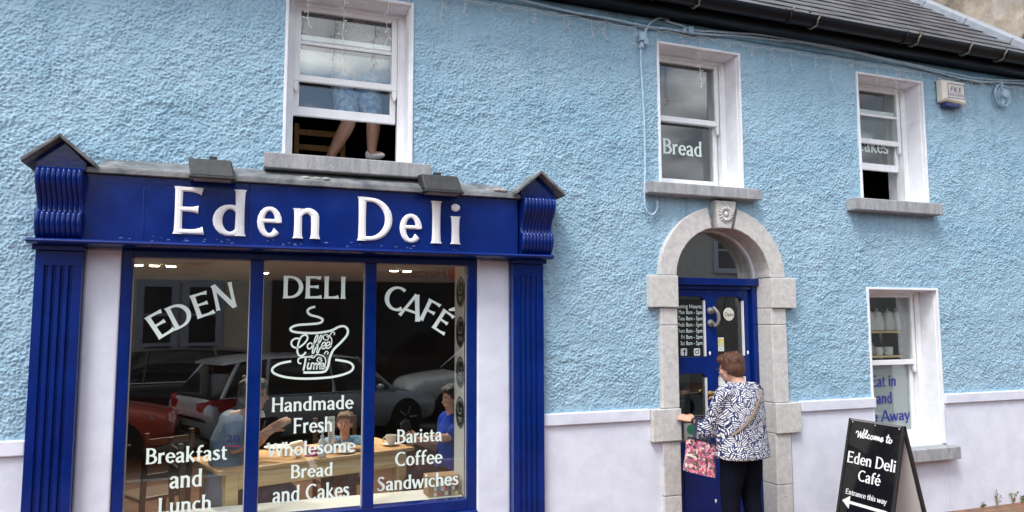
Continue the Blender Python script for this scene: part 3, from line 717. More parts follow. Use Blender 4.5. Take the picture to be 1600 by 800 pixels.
strip(i2, [(cx_ + .017 * math.cos(a), cz_ + .017 * math.sin(a), .007) for a in np.linspace(0, 2 * PI, 20)], (lambda a, b: Vector((a, yy, b)), Vector((0, -1, 0))), 0, .0003)
i2.box(cx_ + .015, cx_ + .024, yy - .0003, yy, cz_ + .015, cz_ + .024)
ob("icon_mark", i2, mat("black_vinyl", (0, 0, 0)), door)
nx, nz = P(1126, 538, yg); nn = MB().box(nx - .03, nx + .035, yg - .0012, yg - .0004, nz - .062, nz + .062)
no = ob("notice", nn, mat("white_paper", (.78, .80, .78), .7), door)
ob("notice_print", MB().box(nx - .026, nx + .031, yg - .0020, yg - .0013, nz - .02, nz + .05), mat("yellow_print", (.78, .68, .16), .6), no)
n3 = MB().lathe([(.016, yg - .0026), (.016, yg - .0021)], (nx, 0, nz), 14, axis="y"); n3.box(nx - .018, nx + .018, yg - .0026, yg - .0021, nz - .052, nz - .032)
ob("notice_mark", n3, mat("pale_blue_print", (.55, .70, .72), .6), no)
nx, nz = P(1127, 592, yg); ob("notice", MB().box(nx - .035, nx + .04, yg - .0012, yg - .0004, nz - .06, nz + .06), mat("white_paper", (.78, .80, .78)), door)
gx, gz = P(1080, 671, yg); gs = MB().lathe([(.045, yg - .0012), (.045, yg - .0006)], (gx, 0, gz), 20, axis="y"); ob("sticker", gs, mat("green_sticker", (.03, .22, .12), .5), door)
gs = MB().box(gx - .075, gx + .075, yg - .0005, yg - .0001, gz - .09, gz + .055); ob("notice", gs, mat("grey_paper", (.45, .47, .47), .6), door)
ox, oz = P(1137, 491, yg)
osg = empty("open_sign", (ox, yg - .014, oz), label="round cream open sign hanging behind the upper right glass of the blue door", cat="sign")
ob("sign_disc", MB().lathe([(.058, yg - .018), (.060, yg - .014), (.058, yg - .010)], (ox, 0, oz), 28, axis="y"), mat("cream_enamel", (.62, .62, .55), .4), osg)
t = MB(); font_mesh(t, "Open", (ox - .048, yg - .0185, oz - .018), (1, 0, 0), (0, 0, 1), (0, -1, 0), .05, .096); ob("lettering", t, mat("black_vinyl", (.01, .01, .01)), osg)
ob("cord", MB().tube([(ox - .03, yg - .014, oz + .05), (ox, yg - .006, oz + .15), (ox + .03, yg - .014, oz + .05)], .003, 6), mat("dark_cord", (.03, .03, .03)), osg)
# ------------------------------------------------------------------ the shopfront (part of the building)
GX0, GX1, GZ0, GZ1 = -.66, 1.665, .53, 2.296
YG = .050
sf = MB()    # blue window frame: outer stiles, head, bottom rail, two mullions
sf.box(-.728, GX0, .0, .10, .405, 2.346); sf.box(GX1, 1.738, .0, .10, .405, 2.346)
sf.box(GX0, GX1, .002, .10, GZ1, 2.346); sf.box(-.728, 1.738, .004, .098, 2.3465, 2.44); sf.box(GX0, GX1, .002, .10, .435, GZ0); sf.box(-.728, 1.738, -.03, .0, .405, .45)
for a, b in ((.077, .163), (.876, .957)): sf.box(a, b, -.006, .10, GZ0, GZ1)
shop = ob("shop_window", sf, M["blue"], bld, bevel=.006)
bd = MB()
for a, b in ((GX0, .077), (.163, .876), (.957, GX1)):
    ob("pane", MB().box(a - .004, b + .004, YG, YG + .006, GZ0 - .004, GZ1 + .004), M["shopglass"], shop)
    bd.box(a, a + .006, YG - .008, YG - .001, GZ0, GZ1); bd.box(b - .006, b, YG - .008, YG - .001, GZ0, GZ1); bd.box(a + .006, b - .006, YG - .008, YG - .001, GZ1 - .005, GZ1)
ob("putty_line", bd, mat("grey_putty", (.45, .45, .43), .8), shop)
# inner window board, side board with round stickers
ob("window_board", MB().box(GX0, GX1, .101, .44, .50, .528), M["boardwhite"], shop, bevel=.004)
ob("side_board", MB().box(1.675, 1.70, .101, .40, .529, 2.33), M["boardwhite"], shop)
m_stk = mat("black_sticker", (.012, .016, .015), .35)
for py in (456, 519, 582, 645):
    z = P(716, py, .22)[1]; cy = .235
    s = MB().lathe([(.125, 1.6735), (.125, 1.6748)], (0, cy, z), 36, axis="x")
    so_ = ob("round_sticker", s, m_stk, shop)
    g = MB(); T = (lambda a, b, cy=cy, z=z: Vector((1.673, cy - a, z + b)), Vector((-1, 0, 0)))
    strip(g, [(.06 * math.cos(a) - .0, .045 + .055 * math.sin(a), .010) for a in np.linspace(R(40), R(320), 18)], T, 0, .0006)
    strip(g, [(.046, .010, .008), (.046, .036, .008), (.01, .036, .008)], T, 0, .0009)
    for k, hw in ((-.030, .06), (-.045, .055), (-.060, .03)): strip(g, [(-hw, k - .01, .007), (hw, k - .01, .007)], T, 0, .0004)
    strip(g, [(.114 * math.cos(a), .114 * math.sin(a), .005) for a in np.linspace(0, 2 * PI, 40)], T, 0, .0005)
    ob("sticker_mark", g, mat("grey_print", (.42, .46, .44), .6), so_)
# white rendered piers each side, stall riser
pr = MB()
pr.box(-.938, -.729, -.012, .36, 0, 2.343); pr.box(1.739, 2.004, -.012, .36, 0, 2.343); pr.box(-.7285, 1.7385, -.008, .099, 0, .404)
obs("pier", pr, M["lilac"], shop, bevel=.012)
# pilasters with flutes
for a, b in ((-1.20, -.94), (2.006, 2.262)):
    pi_ = MB()
    pi_.box(a, b, -.095, -.001, .0, .26); pi_.box(a, b, -.09, -.001, 2.22, 2.315)
    prof = [(a, -.001), (a, -.09), (a + .018, -.09)]; wd = (b - a - .036) ; n = 5
    for k in range(4):
        c = a + .018 + wd * (k + 1) / 5
        prof += [(c - .011, -.09), (c - .006, -.074), (c + .006, -.074), (c + .011, -.09)]
    prof += [(b - .018, -.09), (b, -.09), (b, -.001)]
    pi_.loft([[(x, y, z) for x, y in prof] for z in (.26, 2.22)])
    pi_.box(a - .014, b + .014, -.125, -.001, 2.316, 2.346); pi_.box(a - .02, b + .02, -.11, -.001, 0.001, .16)
    ob("pilaster", pi_, M["blue"], shop, bevel=.003)
# signboard: frieze, lip, boards joints
sb = MB(); sb.box(-.937, .05, -.150, -.001, 2.378, 2.812); sb.box(.0525, 2.022, -.150, -.001, 2.378, 2.812)
sb.box(-.60, -.588, -.1525, -.149, 2.40, 2.74)
sb.loft([[(x, y, z) for y, z in ((-.001, 2.347), (-.185, 2.347), (-.215, 2.356), (-.222, 2.366), (-.215, 2.376), (-.195, 2.384), (-.001, 2.386))] for x in (-1.228, 2.300)])
ob("signboard", sb, M["blue"], shop, bevel=.003)
ch = MB(); random.seed(3)   # chipped paint low on the board
for i in range(46):
    x = random.choice((random.uniform(-.75, .45), random.uniform(.2, 1.6))); z = 2.389 + abs(random.gauss(0, .022)); s = random.uniform(.003, .016)
    ch.add([(x + s * math.cos(a) * random.uniform(.5, 1.3), -.1512, z + .35 * s * math.sin(a) * random.uniform(.5, 1.2)) for a in np.linspace(0, 5.3, 6)], [tuple(range(6))])
obs("paint_chip", ch, mat("bare_chips", (.10, .16, .36), .8), shop)
# raised letters
YF = -.151
def sign_letter(c, pxl, pxr, base_px, h, over=(0.02, 0.02)):
    x0 = P(pxl, base_px, YF)[0]; x1 = P(pxr, base_px, YF)[0]; adv = GL[c][0]
    mb = MB(); glyph(mb, c, (frame2((0, 0, 0), (1, 0, 0), (0, 0, 1)), Vector((0, -1, 0))), 0, .001)
    lx0, lx1 = min(v[0] for v in mb.v), max(v[0] for v in mb.v); k = (x1 - x0) / (lx1 - lx0)
    mb = MB(); z = 2.443
    glyph(mb, c, (frame2((x0 - lx0 * k, YF, z), (k, 0, 0), (0, 0, h)), Vector((0, -1, 0))), 0.0, .013, True)
    ob("raised_letter", mb, M["signwhite"], shop)
HC = .318
W0 = 0.172
for c, a, b, by in (("E", 269.5, 319, 362), ("d", 331.5, 384, 364), ("e", 401, 440, 367), ("n", 456.5, 500, 369), ("D", 557.5, 612.5, 373), ("e", 624, 659, 375), ("l", 672.5, 690, 376), ("i", 703, 719.5, 377)):
    sign_letter(c, a, b, by, HC)
W0 = 0.165
# reeded console brackets with lead-capped pediments
def console(x0, x1):
    prof = [(2.387, .15), (2.40, .172), (2.43, .196), (2.47, .210), (2.50, .213), (2.53, .208), (2.548, .196), (2.552, .170), (2.575, .166), (2.61, .172), (2.645, .190), (2.68, .218), (2.715, .243), (2.75, .256), (2.78, .258), (2.805, .252), (2.82, .238)]
    c = MB(); n = 9; wd = (x1 - x0) / n; rings = []
    fine = catmull([(z, p, 0) for z, p in prof], 4)
    for z, p, _ in fine:
        ring = [(x0, -.002, z)]
        for k in range(n):
            for j in range(7):
                u = j / 6; ring.append((x0 + wd * (k + u), -(p + .011 * math.sin(PI * u) ** .7 if 0 < u < 1 else p), z))
        ring.append((x1, -.002, z)); rings.append(ring)
    c.loft(rings)
    return ob("console", c, M["blue"], shop, smooth=True)
for x0, x1 in ((-1.19, -.935), (2.04, 2.30)):
    cs = console(x0, x1); xm = (x0 + x1) / 2
    ob("pediment", MB().prism([(x0 - .004, 2.822), (x1 + .004, 2.822), (x1 + .01, 2.865), (xm, 3.00), (x0 - .01, 2.865)], -.001, -.195), M["blue"], cs)
    ld = MB(); ov = .07; t = .018
    for s in (-1, 1):
        xe = xm + s * ((x1 - x0) / 2 + ov)
        ld.hexa([(xm, -.285, 3.005), (xe, -.285, 2.835), (xe, .0, 2.835), (xm, .0, 3.005)], [(xm, -.288, 3.005 + t * 1.4), (xe + s * .004, -.288, 2.835 + t * 1.4), (xe + s * .004, .0, 2.835 + t * 1.4), (xm, .0, 3.005 + t * 1.4)])
    ob("lead_cap", ld, M["lead"], cs, bevel=.004)
lead = MB(); lead.box(-.93, 2.035, -.185, -.001, 2.814, 2.848)
lead.hexa([(-.86, -.178, 2.849), (1.93, -.178, 2.849), (1.93, -.001, 2.849), (-.86, -.001, 2.849)], [(-.86, -.172, 2.862), (1.93, -.172, 2.862), (1.93, -.004, 2.945), (-.86, -.004, 2.945)])
ob("lead_flashing", lead, M["lead"], shop, bevel=.004)
mt = MB(); random.seed(11)
for x in (.42, .5, .56, 1.78, 1.85, 1.9): mt.ell((x, -.15 + random.uniform(-.02, .02), 2.872), random.uniform(.02, .04), .02, random.uniform(.008, .016))
obs("mortar_lump", mt, mat("old_mortar", (.36, .35, .33), .95, bump=.6), shop, smooth=True)
# two floodlights on the flashing
fm = mat("dark_grey_floodlight", (.030, .032, .034), .6, var=.3, vscale=16, bump=.2)
for i, (a, b, lab) in enumerate(((293, 369, "dark grey floodlight leaning on the lead above the raised letter E"), (658, 722, "dark grey floodlight on the lead above the raised letters l and i"))):
    py = 259 if i == 0 else 283
    x0, z = P(a, py, -.26); x1 = P(b, py, -.26)[0]
    fl_ = empty("floodlight", ((x0 + x1) / 2, -.22, z - .06), label=lab, cat="floodlight", group="floodlights above the sign")
    ob("housing", MB().hexa([(x0 + .02, -.30, z - .065), (x1 - .005, -.30, z - .065), (x1 - .005, -.13, z - .03), (x0 + .02, -.13, z - .03)], [(x0, -.255, z + .055), (x1 - .03, -.255, z + .055), (x1 - .03, -.10, z + .075), (x0, -.10, z + .075)]), fm, fl_, bevel=.01)
    lp = MB().box(x0 + .01, x1, -.315, -.17, z - .082, z - .0665); ob("rim", lp, fm, fl_, bevel=.004)
    ob("glass_lens", MB().box(x0 + .04, x1 - .03, -.295, -.19, z - .086, z - .0825), mat("dirty_lens", (.3, .3, .28), .3), fl_)
    ob("mounting_bracket", MB().box((x0 + x1) / 2 - .025, (x0 + x1) / 2 + .025, -.14, -.10, z - .10, z + .10), fm, fl_)

# ------------------------------------------------------------------ lettering on the shop glass
YV = YG - .0005
def placed(chars, name="lettering"):
    mb = MB()
    for c, px, py, rot, hpx, wk in chars:
        o = P3(px, py, YV); h = P3(px, py - hpx / 2, YV).z - P3(px, py + hpx / 2, YV).z; a = R(rot)
        ux, uz = Vector((math.cos(a), 0, math.sin(a))), Vector((-math.sin(a), 0, math.cos(a)))
        glyph(mb, c, (frame2(o - ux * (h * wk * GL[c][0] / 2) - uz * (h / 2), ux * (h * wk), uz * h), Vector((0, -1, 0))), 0, .0008)
    ob(name, mb, M["vinyl"], shop)
placed([("E", 250, 506.5, 33, 40, 1.08), ("D", 281, 492.5, 27, 38, 1.08), ("E", 316, 476, 20, 38, 1.1), ("N", 350, 463, 13, 40, 1.05)])
placed([("C", 617, 466, -10, 39, 1.1), ("A", 645, 479, -19, 39, 1.05), ("F", 672, 487, -26, 36, 1.05), ("É", 693, 503, -33, 35, 1.05)])
t = MB(); pane_text(t, "DELI", 441, 466.5, 541, 466.5, 431, YV); ob("lettering", t, M["vinyl"], shop)
for lines in ((("Breakfast", 227, 726, 355, 717.5, 701), ("and", 264.5, 763.5, 316, 759.5, 735.5), ("Lunch", 246.5, 803, 330.5, 797, 778)),
              (("Handmade", 424, 645, 551.5, 637.5, 622.5), ("Fresh", 458, 678.5, 520, 673, 654.5), ("Wholesome", 417.5, 714, 554.5, 706, 692), ("Bread", 454, 747.5, 520, 743, 726.5), ("and Cakes", 425.5, 786, 545.5, 777, 760)),
              (("Barista", 620, 693.5, 690.5, 688, 672), ("Coffee", 617, 729, 690.5, 723.5, 706.5), ("Sandwiches", 589, 768, 716, 757, 746))):
    for l_ in lines:
        t = MB(); pane_text(t, l_[0], *l_[1:], YV); ob("lettering", t, M["vinyl"], shop)
lg = MB(); q = lambda pts: [(410 + x / 4, 420 + y / 4) for x, y in pts]
mono(lg, q([(330, 237), (298, 246), (282, 265), (300, 288), (350, 302), (376, 318), (360, 338), (300, 346), (220, 352), (180, 368), (180, 386), (215, 397), (290, 402), (360, 399), (430, 386), (478, 363), (512, 360), (533, 380), (528, 415), (490, 460), (445, 505), (422, 555), (410, 610), (388, 642), (330, 648), (256, 648)]), YV, .0165)
mono(lg, q([(180, 578), (110, 592), (64, 622), (72, 652), (140, 676), (240, 686), (350, 684), (460, 672), (545, 645), (568, 612), (540, 584), (455, 568)]), YV, .016)
for pts, wd in ((((232, 437), (205, 436), (182, 456), (188, 484), (220, 494), (258, 470), (282, 436), (272, 414), (244, 424), (226, 462), (218, 510), (228, 540), (252, 542), (272, 520)), .0125),
                (((300, 462), (284, 474), (283, 494), (296, 500), (310, 486), (310, 468), (299, 462)), .010), (((308, 478), (330, 462), (346, 424), (340, 415), (328, 440), (318, 490), (312, 522), (320, 526), (330, 500), (346, 482)), .009),
                (((336, 478), (358, 460), (372, 426), (366, 416), (354, 440), (346, 490), (340, 520), (348, 526), (357, 502), (374, 482)), .009), (((374, 486), (392, 476), (394, 462), (380, 462), (370, 482), (378, 500), (398, 492)), .009), (((402, 484), (420, 472), (420, 458), (406, 460), (398, 482), (408, 498), (432, 482)), .009),
                (((404, 412), (384, 416), (382, 438), (404, 446), (414, 428), (400, 424)), .007), (((404, 412), (428, 430), (434, 458), (424, 488)), .007), (((420, 420), (436, 396), (452, 402), (446, 414)), .007),
                (((244, 592), (226, 588), (224, 566), (246, 554), (300, 550)), .010), (((272, 552), (266, 590), (256, 636)), .013), (((290, 586), (282, 612), (286, 628), (298, 618)), .010), (((292, 566), (295, 569)), .012),
                (((300, 630), (308, 592), (314, 590), (322, 594), (320, 630)), .010), (((322, 610), (332, 592), (342, 596), (338, 630)), .010), (((342, 610), (354, 592), (362, 598), (358, 624), (368, 620)), .010), (((364, 616), (382, 606), (382, 592), (368, 596), (366, 618), (378, 626), (394, 612)), .009),
                (((372, 560), (350, 556), (342, 574), (360, 586), (372, 572), (356, 568)), .007), (((366, 540), (388, 552), (396, 580), (388, 612)), .007), (((366, 540), (340, 536), (320, 556), (304, 552), (308, 542), (318, 548)), .007), (((386, 534), (398, 516), (412, 524), (404, 534)), .007)):
    mono(lg, q(pts), YV, wd, off=.0003)
ob("cup_logo", lg, M["vinyl"], shop)

# ------------------------------------------------------------------ fittings on the wall
YW = -.052
ab = empty("alarm_box", (6.90, -.06, 4.12), label="cream alarm box with blue lettering high on the blue wall by the gutter", cat="alarm box")
ax0, az1 = 6.745, 4.36; ax1, az0 = 7.085, 4.095
cream = mat("yellowed_plastic", (.72, .69, .60), .5, var=.08, vscale=8)
ob("cover", MB().loft([[(ax0 + d, y, az0 + .03 + d), (ax1 - d, y, az0 + .0 + d), (ax1 - d, y, az1 - d), (ax0 + d, y, az1 - d)] for y, d in ((-.028, 0), (-.09, .004), (-.115, .03))]), cream, ab, bevel=.012)
ob("strobe", MB().box(ax0 + .05, ax1 - .08, -.10, -.03, az0 - .018, az0 + .018), mat("blue_lens", (.02, .03, .14), .2), ab, bevel=.006)
t = MB(); yl = -.1165; bx0, bx1, bz0, bz1 = ax0 + .06, ax1 - .04, az0 + .065, az1 - .045
for a, b, c, d in ((bx0, bx1, bz0, bz0 + .007), (bx0, bx1, bz1 - .007, bz1), (bx0, bx0 + .007, bz0 + .007, bz1 - .007), (bx1 - .007, bx1, bz0 + .007, bz1 - .007)): t.box(a, b, yl, yl + .001, c, d)
font_mesh(t, "FKE", (bx0 + .035, yl, bz0 + .065), (1, 0, .0), (0, 0, 1), (0, -1, 0), .085, .165, spacing=1.2, shear=.2)
font_mesh(t, "045-520505", (bx0 + .02, yl, bz0 + .022), (1, 0, 0), (0, 0, 1), (0, -1, 0), .045, .20)
ob("lettering", t, mat("navy_print", (.03, .03, .22), .5), ab)
# painted service cable under the eaves, with junction boxes, drop and coil
cb = empty("service_cable", (3.0, YW, 4.4), label="blue painted service cable along the wall under the gutter, dropping beside the bread window", cat="cable")
def px_path(pts, y): return [tuple(P3(a, b, y)) for a, b in pts]
c1 = px_path([(700, -28), (800, -3), (900, 20), (960, 30), (1005, 40), (1050, 46), (1090, 52), (1170, 58), (1260, 68), (1360, 88), (1430, 104), (1480, 117), (1520, 126), (1560, 129), (1640, 131)], YW)
c2 = px_path([(1040, 32), (1066, 40), (1085, 47), (1120, 50), (1200, 56), (1300, 73), (1400, 95), (1480, 113), (1540, 124), (1640, 126)], YW - .012)
c3 = px_path([(1045, 30), (1030, 28), (1016, 36), (1008, 50), (1003, 64), (1001, 90), (1004, 140), (1007, 200), (1008, 260), (1007, 310), (1010, 328), (1018, 336), (1026, 328), (1027, 314)], YW - .004)
def dense(p, k=4): return [Vector(v) for v in catmull(p, k)]
def wob(pts, a=.004):
    return [p + Vector((0, random.uniform(-.002, .002), random.uniform(-a, a))) for p in pts]
ob("cable", MB().tube(wob(dense(c1)), .011, 7), M["cable"], cb, smooth="all"); ob("cable", MB().tube(wob(dense(c2)), .010, 7), M["cable"], cb, smooth="all"); ob("cable", MB().tube(dense(c3), .009, 7), M["cable"], cb, smooth="all")
jb = MB(); 
for px, py, s in ((1003, 58, .030), (1008, 66, .022), (1078, 48, .026), (1068, 48, .016), (1001, 72, .018)): x, z = P(px, py, YW); jb.box(x - s, x + s, YW - .03, YW + .01, z - s * 1.3, z + s * 1.3)
obs("junction_box", jb, M["cable"], cb, bevel=.008)
cc = MB(); x, z = P(1564, 148, YW)
for k, r in enumerate((.085, .10, .092)): cc.tube([(x + .02 * k - .02 + r * math.cos(a), YW - .006 * k - .008, z + (r + .02) * math.sin(a) - .01 * k) for a in np.linspace(0, 2 * PI, 26)], .008, 6)
cc.lathe([(.045, YW - .05), (.05, YW - .03), (.05, YW + .01)], (x + .01, 0, z + .005), 18, axis="y"); cc.box(x - .012, x + .012, YW - .02, YW, z - .12, z + .16)
ob("coil", cc, M["cable"], cb, smooth=True)
# icicle lights: main wire under the eaves and hanging drops with little side twigs
random.seed(21)
il = empty("icicle_lights", (3, -.06, 4.3), label="cream icicle fairy lights hanging unlit from the cable above the upper windows", cat="fairy lights")
def z_eave(x): return np.interp(x, [p[0] for p in c1], [p[2] for p in c1])
mw = MB()
xs_ = np.linspace(.15, 8.4, 150); mw.tube([(x, -.060 + random.uniform(-.006, .006), min(4.42, z_eave(x)) - .012 + random.uniform(-.018, .012)) for x in xs_], .0026, 5)
x = .30
while x < 8.3:
    z = min(4.42, z_eave(x)) - .02; ln = random.choice((.05, .10, .16, .24, .42)) * random.uniform(.8, 1.2)
    for w_, a, b in (("w2", 3.43, 4.25), ("w3", 5.7, 6.5), ("w1", .3, 1.15)):
        if a < x < b and random.random() < .4: ln = random.uniform(.35, .75)
    dp = MB(); bulbs = MB(); n = max(3, int(ln / .05)); p = [(x + random.uniform(-.012, .012), -.064 + random.uniform(-.008, .008), z - ln * k / n) for k in range(n + 1)]
    dp.tube(p, .0020, 5)
    for k in range(1, n + 1):
        s = random.choice((-1, 1)); q0 = Vector(p[k]); q1 = q0 + Vector((s * random.uniform(.012, .03), random.uniform(-.012, .012), random.uniform(-.03, .012)))
        dp.tube([q0, q1], .0022, 5); bulbs.ell(q1, .0042, .0042, .006, 6, 4)
    dw = ob("drop_wire", dp, M["wire"], il); ob("bulb", bulbs, mat("clear_bulb", (.75, .74, .70), .25), dw)
    x += random.uniform(.12, .34)
ob("wire", mw, M["wire"], il)

# ------------------------------------------------------------------ A-board
sgn = empty("sandwich_board", (5.08, -.62, 0), label="black A-board with white welcome lettering standing on the pavement below the takeaway window", cat="sandwich board")
top, ya, yb = (5.078, 1.005), -.345, -.905; ftx, bkx = 4.835, 5.335
def leaf(fx, s):
    d = Vector((fx - top[0], 0, 0 - top[1])).normalized(); nrm = Vector((-d.z * s, 0, d.x * s)); nrm = nrm if nrm.x * s < 0 else nrm
    return d
dF = Vector((ftx - top[0], 0, -top[1])); LF = dF.length; dF.normalize(); nF = Vector((dF.z, 0, -dF.x))     # outward, towards -x
if nF.x > 0: nF = -nF
dB = Vector((bkx - top[0], 0, -top[1])); LB = dB.length; dB.normalize(); nB = Vector((-dB.z, 0, dB.x))
if nB.x < 0: nB = -nB
def slab(mb, d, nrm, s0, s1, y0, y1, t0, t1):
    b = Vector((top[0], 0, top[1])); c = lambda s, y, t: tuple(b + d * s + nrm * t + Vector((0, y, 0)))
    mb.hexa([c(s0, y0, t0), c(s1, y0, t0), c(s1, y1, t0), c(s0, y1, t0)], [c(s0, y0, t1), c(s1, y0, t1), c(s1, y1, t1), c(s0, y1, t1)])
blk = mat("black_gloss_board", (.008, .008, .009), .12, coat=.3); alu = mat("black_frame", (.02, .02, .022), .35)
a = MB(); slab(a, dF, nF, 0, LF - .10, yb + .02, ya - .02, -.006, .006); ob("front_panel", a, blk, sgn)
a = MB(); slab(a, dF, -nF, .02, LF - .12, yb + .025, ya - .025, .0065, .010); slab(a, dB, nB, .02, LB - .10, yb + .025, ya - .025, -.010, .004); ob("backing", a, mat("white_board_back", (.70, .70, .70), .7), sgn)
a = MB(); slab(a, dB, nB, 0.001, LB - .09, yb + .02, ya - .02, .005, .012); ob("rear_panel", a, blk, sgn)
fr_ = MB()
for d, n_, Lx in ((dF, nF, LF), (dB, nB, LB)):
    for y0, y1 in ((yb - .004, yb + .0195), (ya - .0195, ya + .004)): slab(fr_, d, n_, -.004, Lx, y0, y1, -.014, .014)
    slab(fr_, d, n_, Lx - .095, Lx - .075, yb + .02, ya - .02, -.012, .012)
ob("frame", fr_, alu, sgn, bevel=.003)
a = MB(); slab(a, dF, nF, -.006, .012, yb + .021, ya - .021, -.013, .0135); ob("hinge_rail", a, mat("dull_aluminium", (.35, .35, .36), .4, metal=.6), sgn)
sw = MB()
for y in (ya - .04, (ya + yb) / 2, yb + .04): slab(sw, dF, nF, .02, .028, y - .004, y + .004, .006, .011)
obs("screw", sw, M["white"], sgn)
# lettering, located on the panel plane from its measured places
def hitF(px, py):
    d = CF + CR * ((px - 800) / FL) - CU * ((py - 400) / FL); p0 = Vector((top[0], 0, top[1])) + nF * .0066; c = Vector(CAM)
    return c + d * ((p0 - c).dot(nF) / d.dot(nF))
def panel_text(mb, s, a, b, tp, gap=.05):
    o, o2, u = hitF(*a), hitF(*b), hitF(*tp); z = (-dF); h = (u - o).dot(z)
    m_ = (o + o2) / 2; s0 = m_.dot(z)
    fix = lambda p: p + z * (s0 - p.dot(z))
    line_text(mb, s, fix(o), fix(o2), h, z, nF, gap=gap)
sq = lambda x, y: (1290 + x / 5, 640 + y / 5)
t = MB(); panel_text(t, "Eden Deli", sq(165, 412), sq(545, 490), sq(168, 322), .04); panel_text(t, "Café", sq(248, 562), sq(423, 592), sq(248, 472), .04); panel_text(t, "Entrance this way", sq(155, 660), sq(475, 738), sq(155, 618), .03)
a, b = hitF(*sq(130, 715)), hitF(*sq(480, 800)); z = -dF; m_ = (a.dot(z) + b.dot(z)) / 2; fx_ = lambda p: p + z * (m_ - p.dot(z)); a, b = fx_(a), fx_(b); e = (b - a)
T = (lambda u, v: a + e * u + z * v, nF)
strip(t, [(.16, 0, .024), (1, 0, .024)], T, 0, .0008); strip(t, [(0, 0, .002), (.17, 0, .105), (.172, 0, .105)], T, 0, .0010)
ob("lettering", t, M["signwhite"], sgn)
sc_ = MB()
def script(mb, strokes, wd):
    for k, pts in enumerate(strokes):
        ps = [hitF(*sq(x, y)) for x, y in pts]; o = Vector((top[0], 0, top[1])) + nF * .0066; uy = Vector((0, -1, 0))
        q_ = [((p - o).dot(uy), (p - o).dot(z), wd) for p in ps]; q_ = catmull(q_, 5)
        strip(mb, q_, (lambda u, v: o + uy * u + z * v, nF), 0, .0008 + .0001 * k)
script(sc_, [[(238, 184), (244, 170), (256, 172), (256, 195), (252, 216), (266, 195), (276, 172), (274, 200), (272, 222), (290, 190), (304, 160), (300, 154)],
             [(284, 204), (298, 204), (304, 192), (294, 188), (284, 206), (292, 222), (306, 214)], [(306, 214), (324, 180), (326, 164), (318, 168), (312, 204), (316, 222), (326, 214)],
             [(346, 202), (336, 198), (328, 214), (334, 228), (348, 220)], [(364, 206), (354, 210), (352, 228), (362, 232), (372, 220), (368, 206), (376, 212)],
             [(378, 236), (386, 210), (390, 212), (388, 236), (400, 214), (405, 216), (402, 240), (416, 218), (420, 222), (416, 242), (426, 240)], [(426, 238), (442, 236), (448, 224), (438, 222), (428, 238), (436, 252), (452, 240)],
             [(494, 196), (484, 224), (476, 250), (482, 258), (494, 250)], [(474, 214), (506, 222)], [(508, 236), (498, 240), (496, 258), (504, 264), (516, 254), (514, 240), (506, 236), (522, 244)]], .0105)
ob("script_lettering", sc_, M["signwhite"], sgn)

# ------------------------------------------------------------------ weeds
lm = mat("weed_leaf", (.10, .17, .035), .7, col2=(.20, .26, .06), vscale=30); stm = mat("dry_stem", (.28, .22, .10), .8)
def weed(name, c, h, spread, n, label, group):
    o = empty(name, c, label=label, cat="weed", group=group); s = MB(); l_ = MB()
    for i in range(n):
        a = random.uniform(0, 2 * PI); tip = Vector((c[0] + spread * math.cos(a) * random.uniform(.3, 1), c[1] + .5 * spread * math.sin(a) * random.uniform(.3, 1) - .01, c[2] + h * random.uniform(.5, 1)))
        b = Vector(c); mid = b.lerp(tip, .5) + Vector((random.uniform(-.01, .01), 0, .02 * h)); s.tube([b, mid, tip], [.003, .0022, .0012], 5)
        for k in range(4):
            q0 = b.lerp(tip, random.uniform(.25, 1)); d = Vector((random.uniform(-1, 1), random.uniform(-.8, .3), random.uniform(-.2, .8))).normalized() * random.uniform(.015, .035)
            sd_ = d.cross(Vector((0, 1, .3))).normalized() * .008
            l_.add([q0, q0 + d * .5 + sd_, q0 + d, q0 + d * .5 - sd_], [(0, 1, 2, 3)])
    ob("stem", s, stm, o); ob("leaf", l_, lm, o)
random.seed(5)
for i, (px, h, sp, n, lab) in enumerate(((1558, .17, .05, 5, "tall dry weed at the foot of the wall"), (1583, .15, .06, 6, "leafy weed with a bent stem at the wall foot near the photo's right edge"), (1535, .05, .04, 6, "low green weed at the wall foot nearest the A-board"), (1597, .07, .05, 8, "low bushy weed at the wall foot, furthest along the wall"))):
    x = P(px, 792, -.04)[0]; weed("weed", (x, -.045, .0), h, sp, n, lab, "weeds along the wall foot")
for px, py, lab in ((1232, 28, "small grassy tuft in the gutter above the bread window's right side"), (1262, 36, "bright green tuft growing in the gutter"), (1437, 63, "yellowish tuft in the gutter above the cakes window")):
    x, z = P(px, py + 6, -.27); weed("gutter_weed", (x, -.27, 4.64), .09, .05, 5, lab, "weeds growing in the gutter")

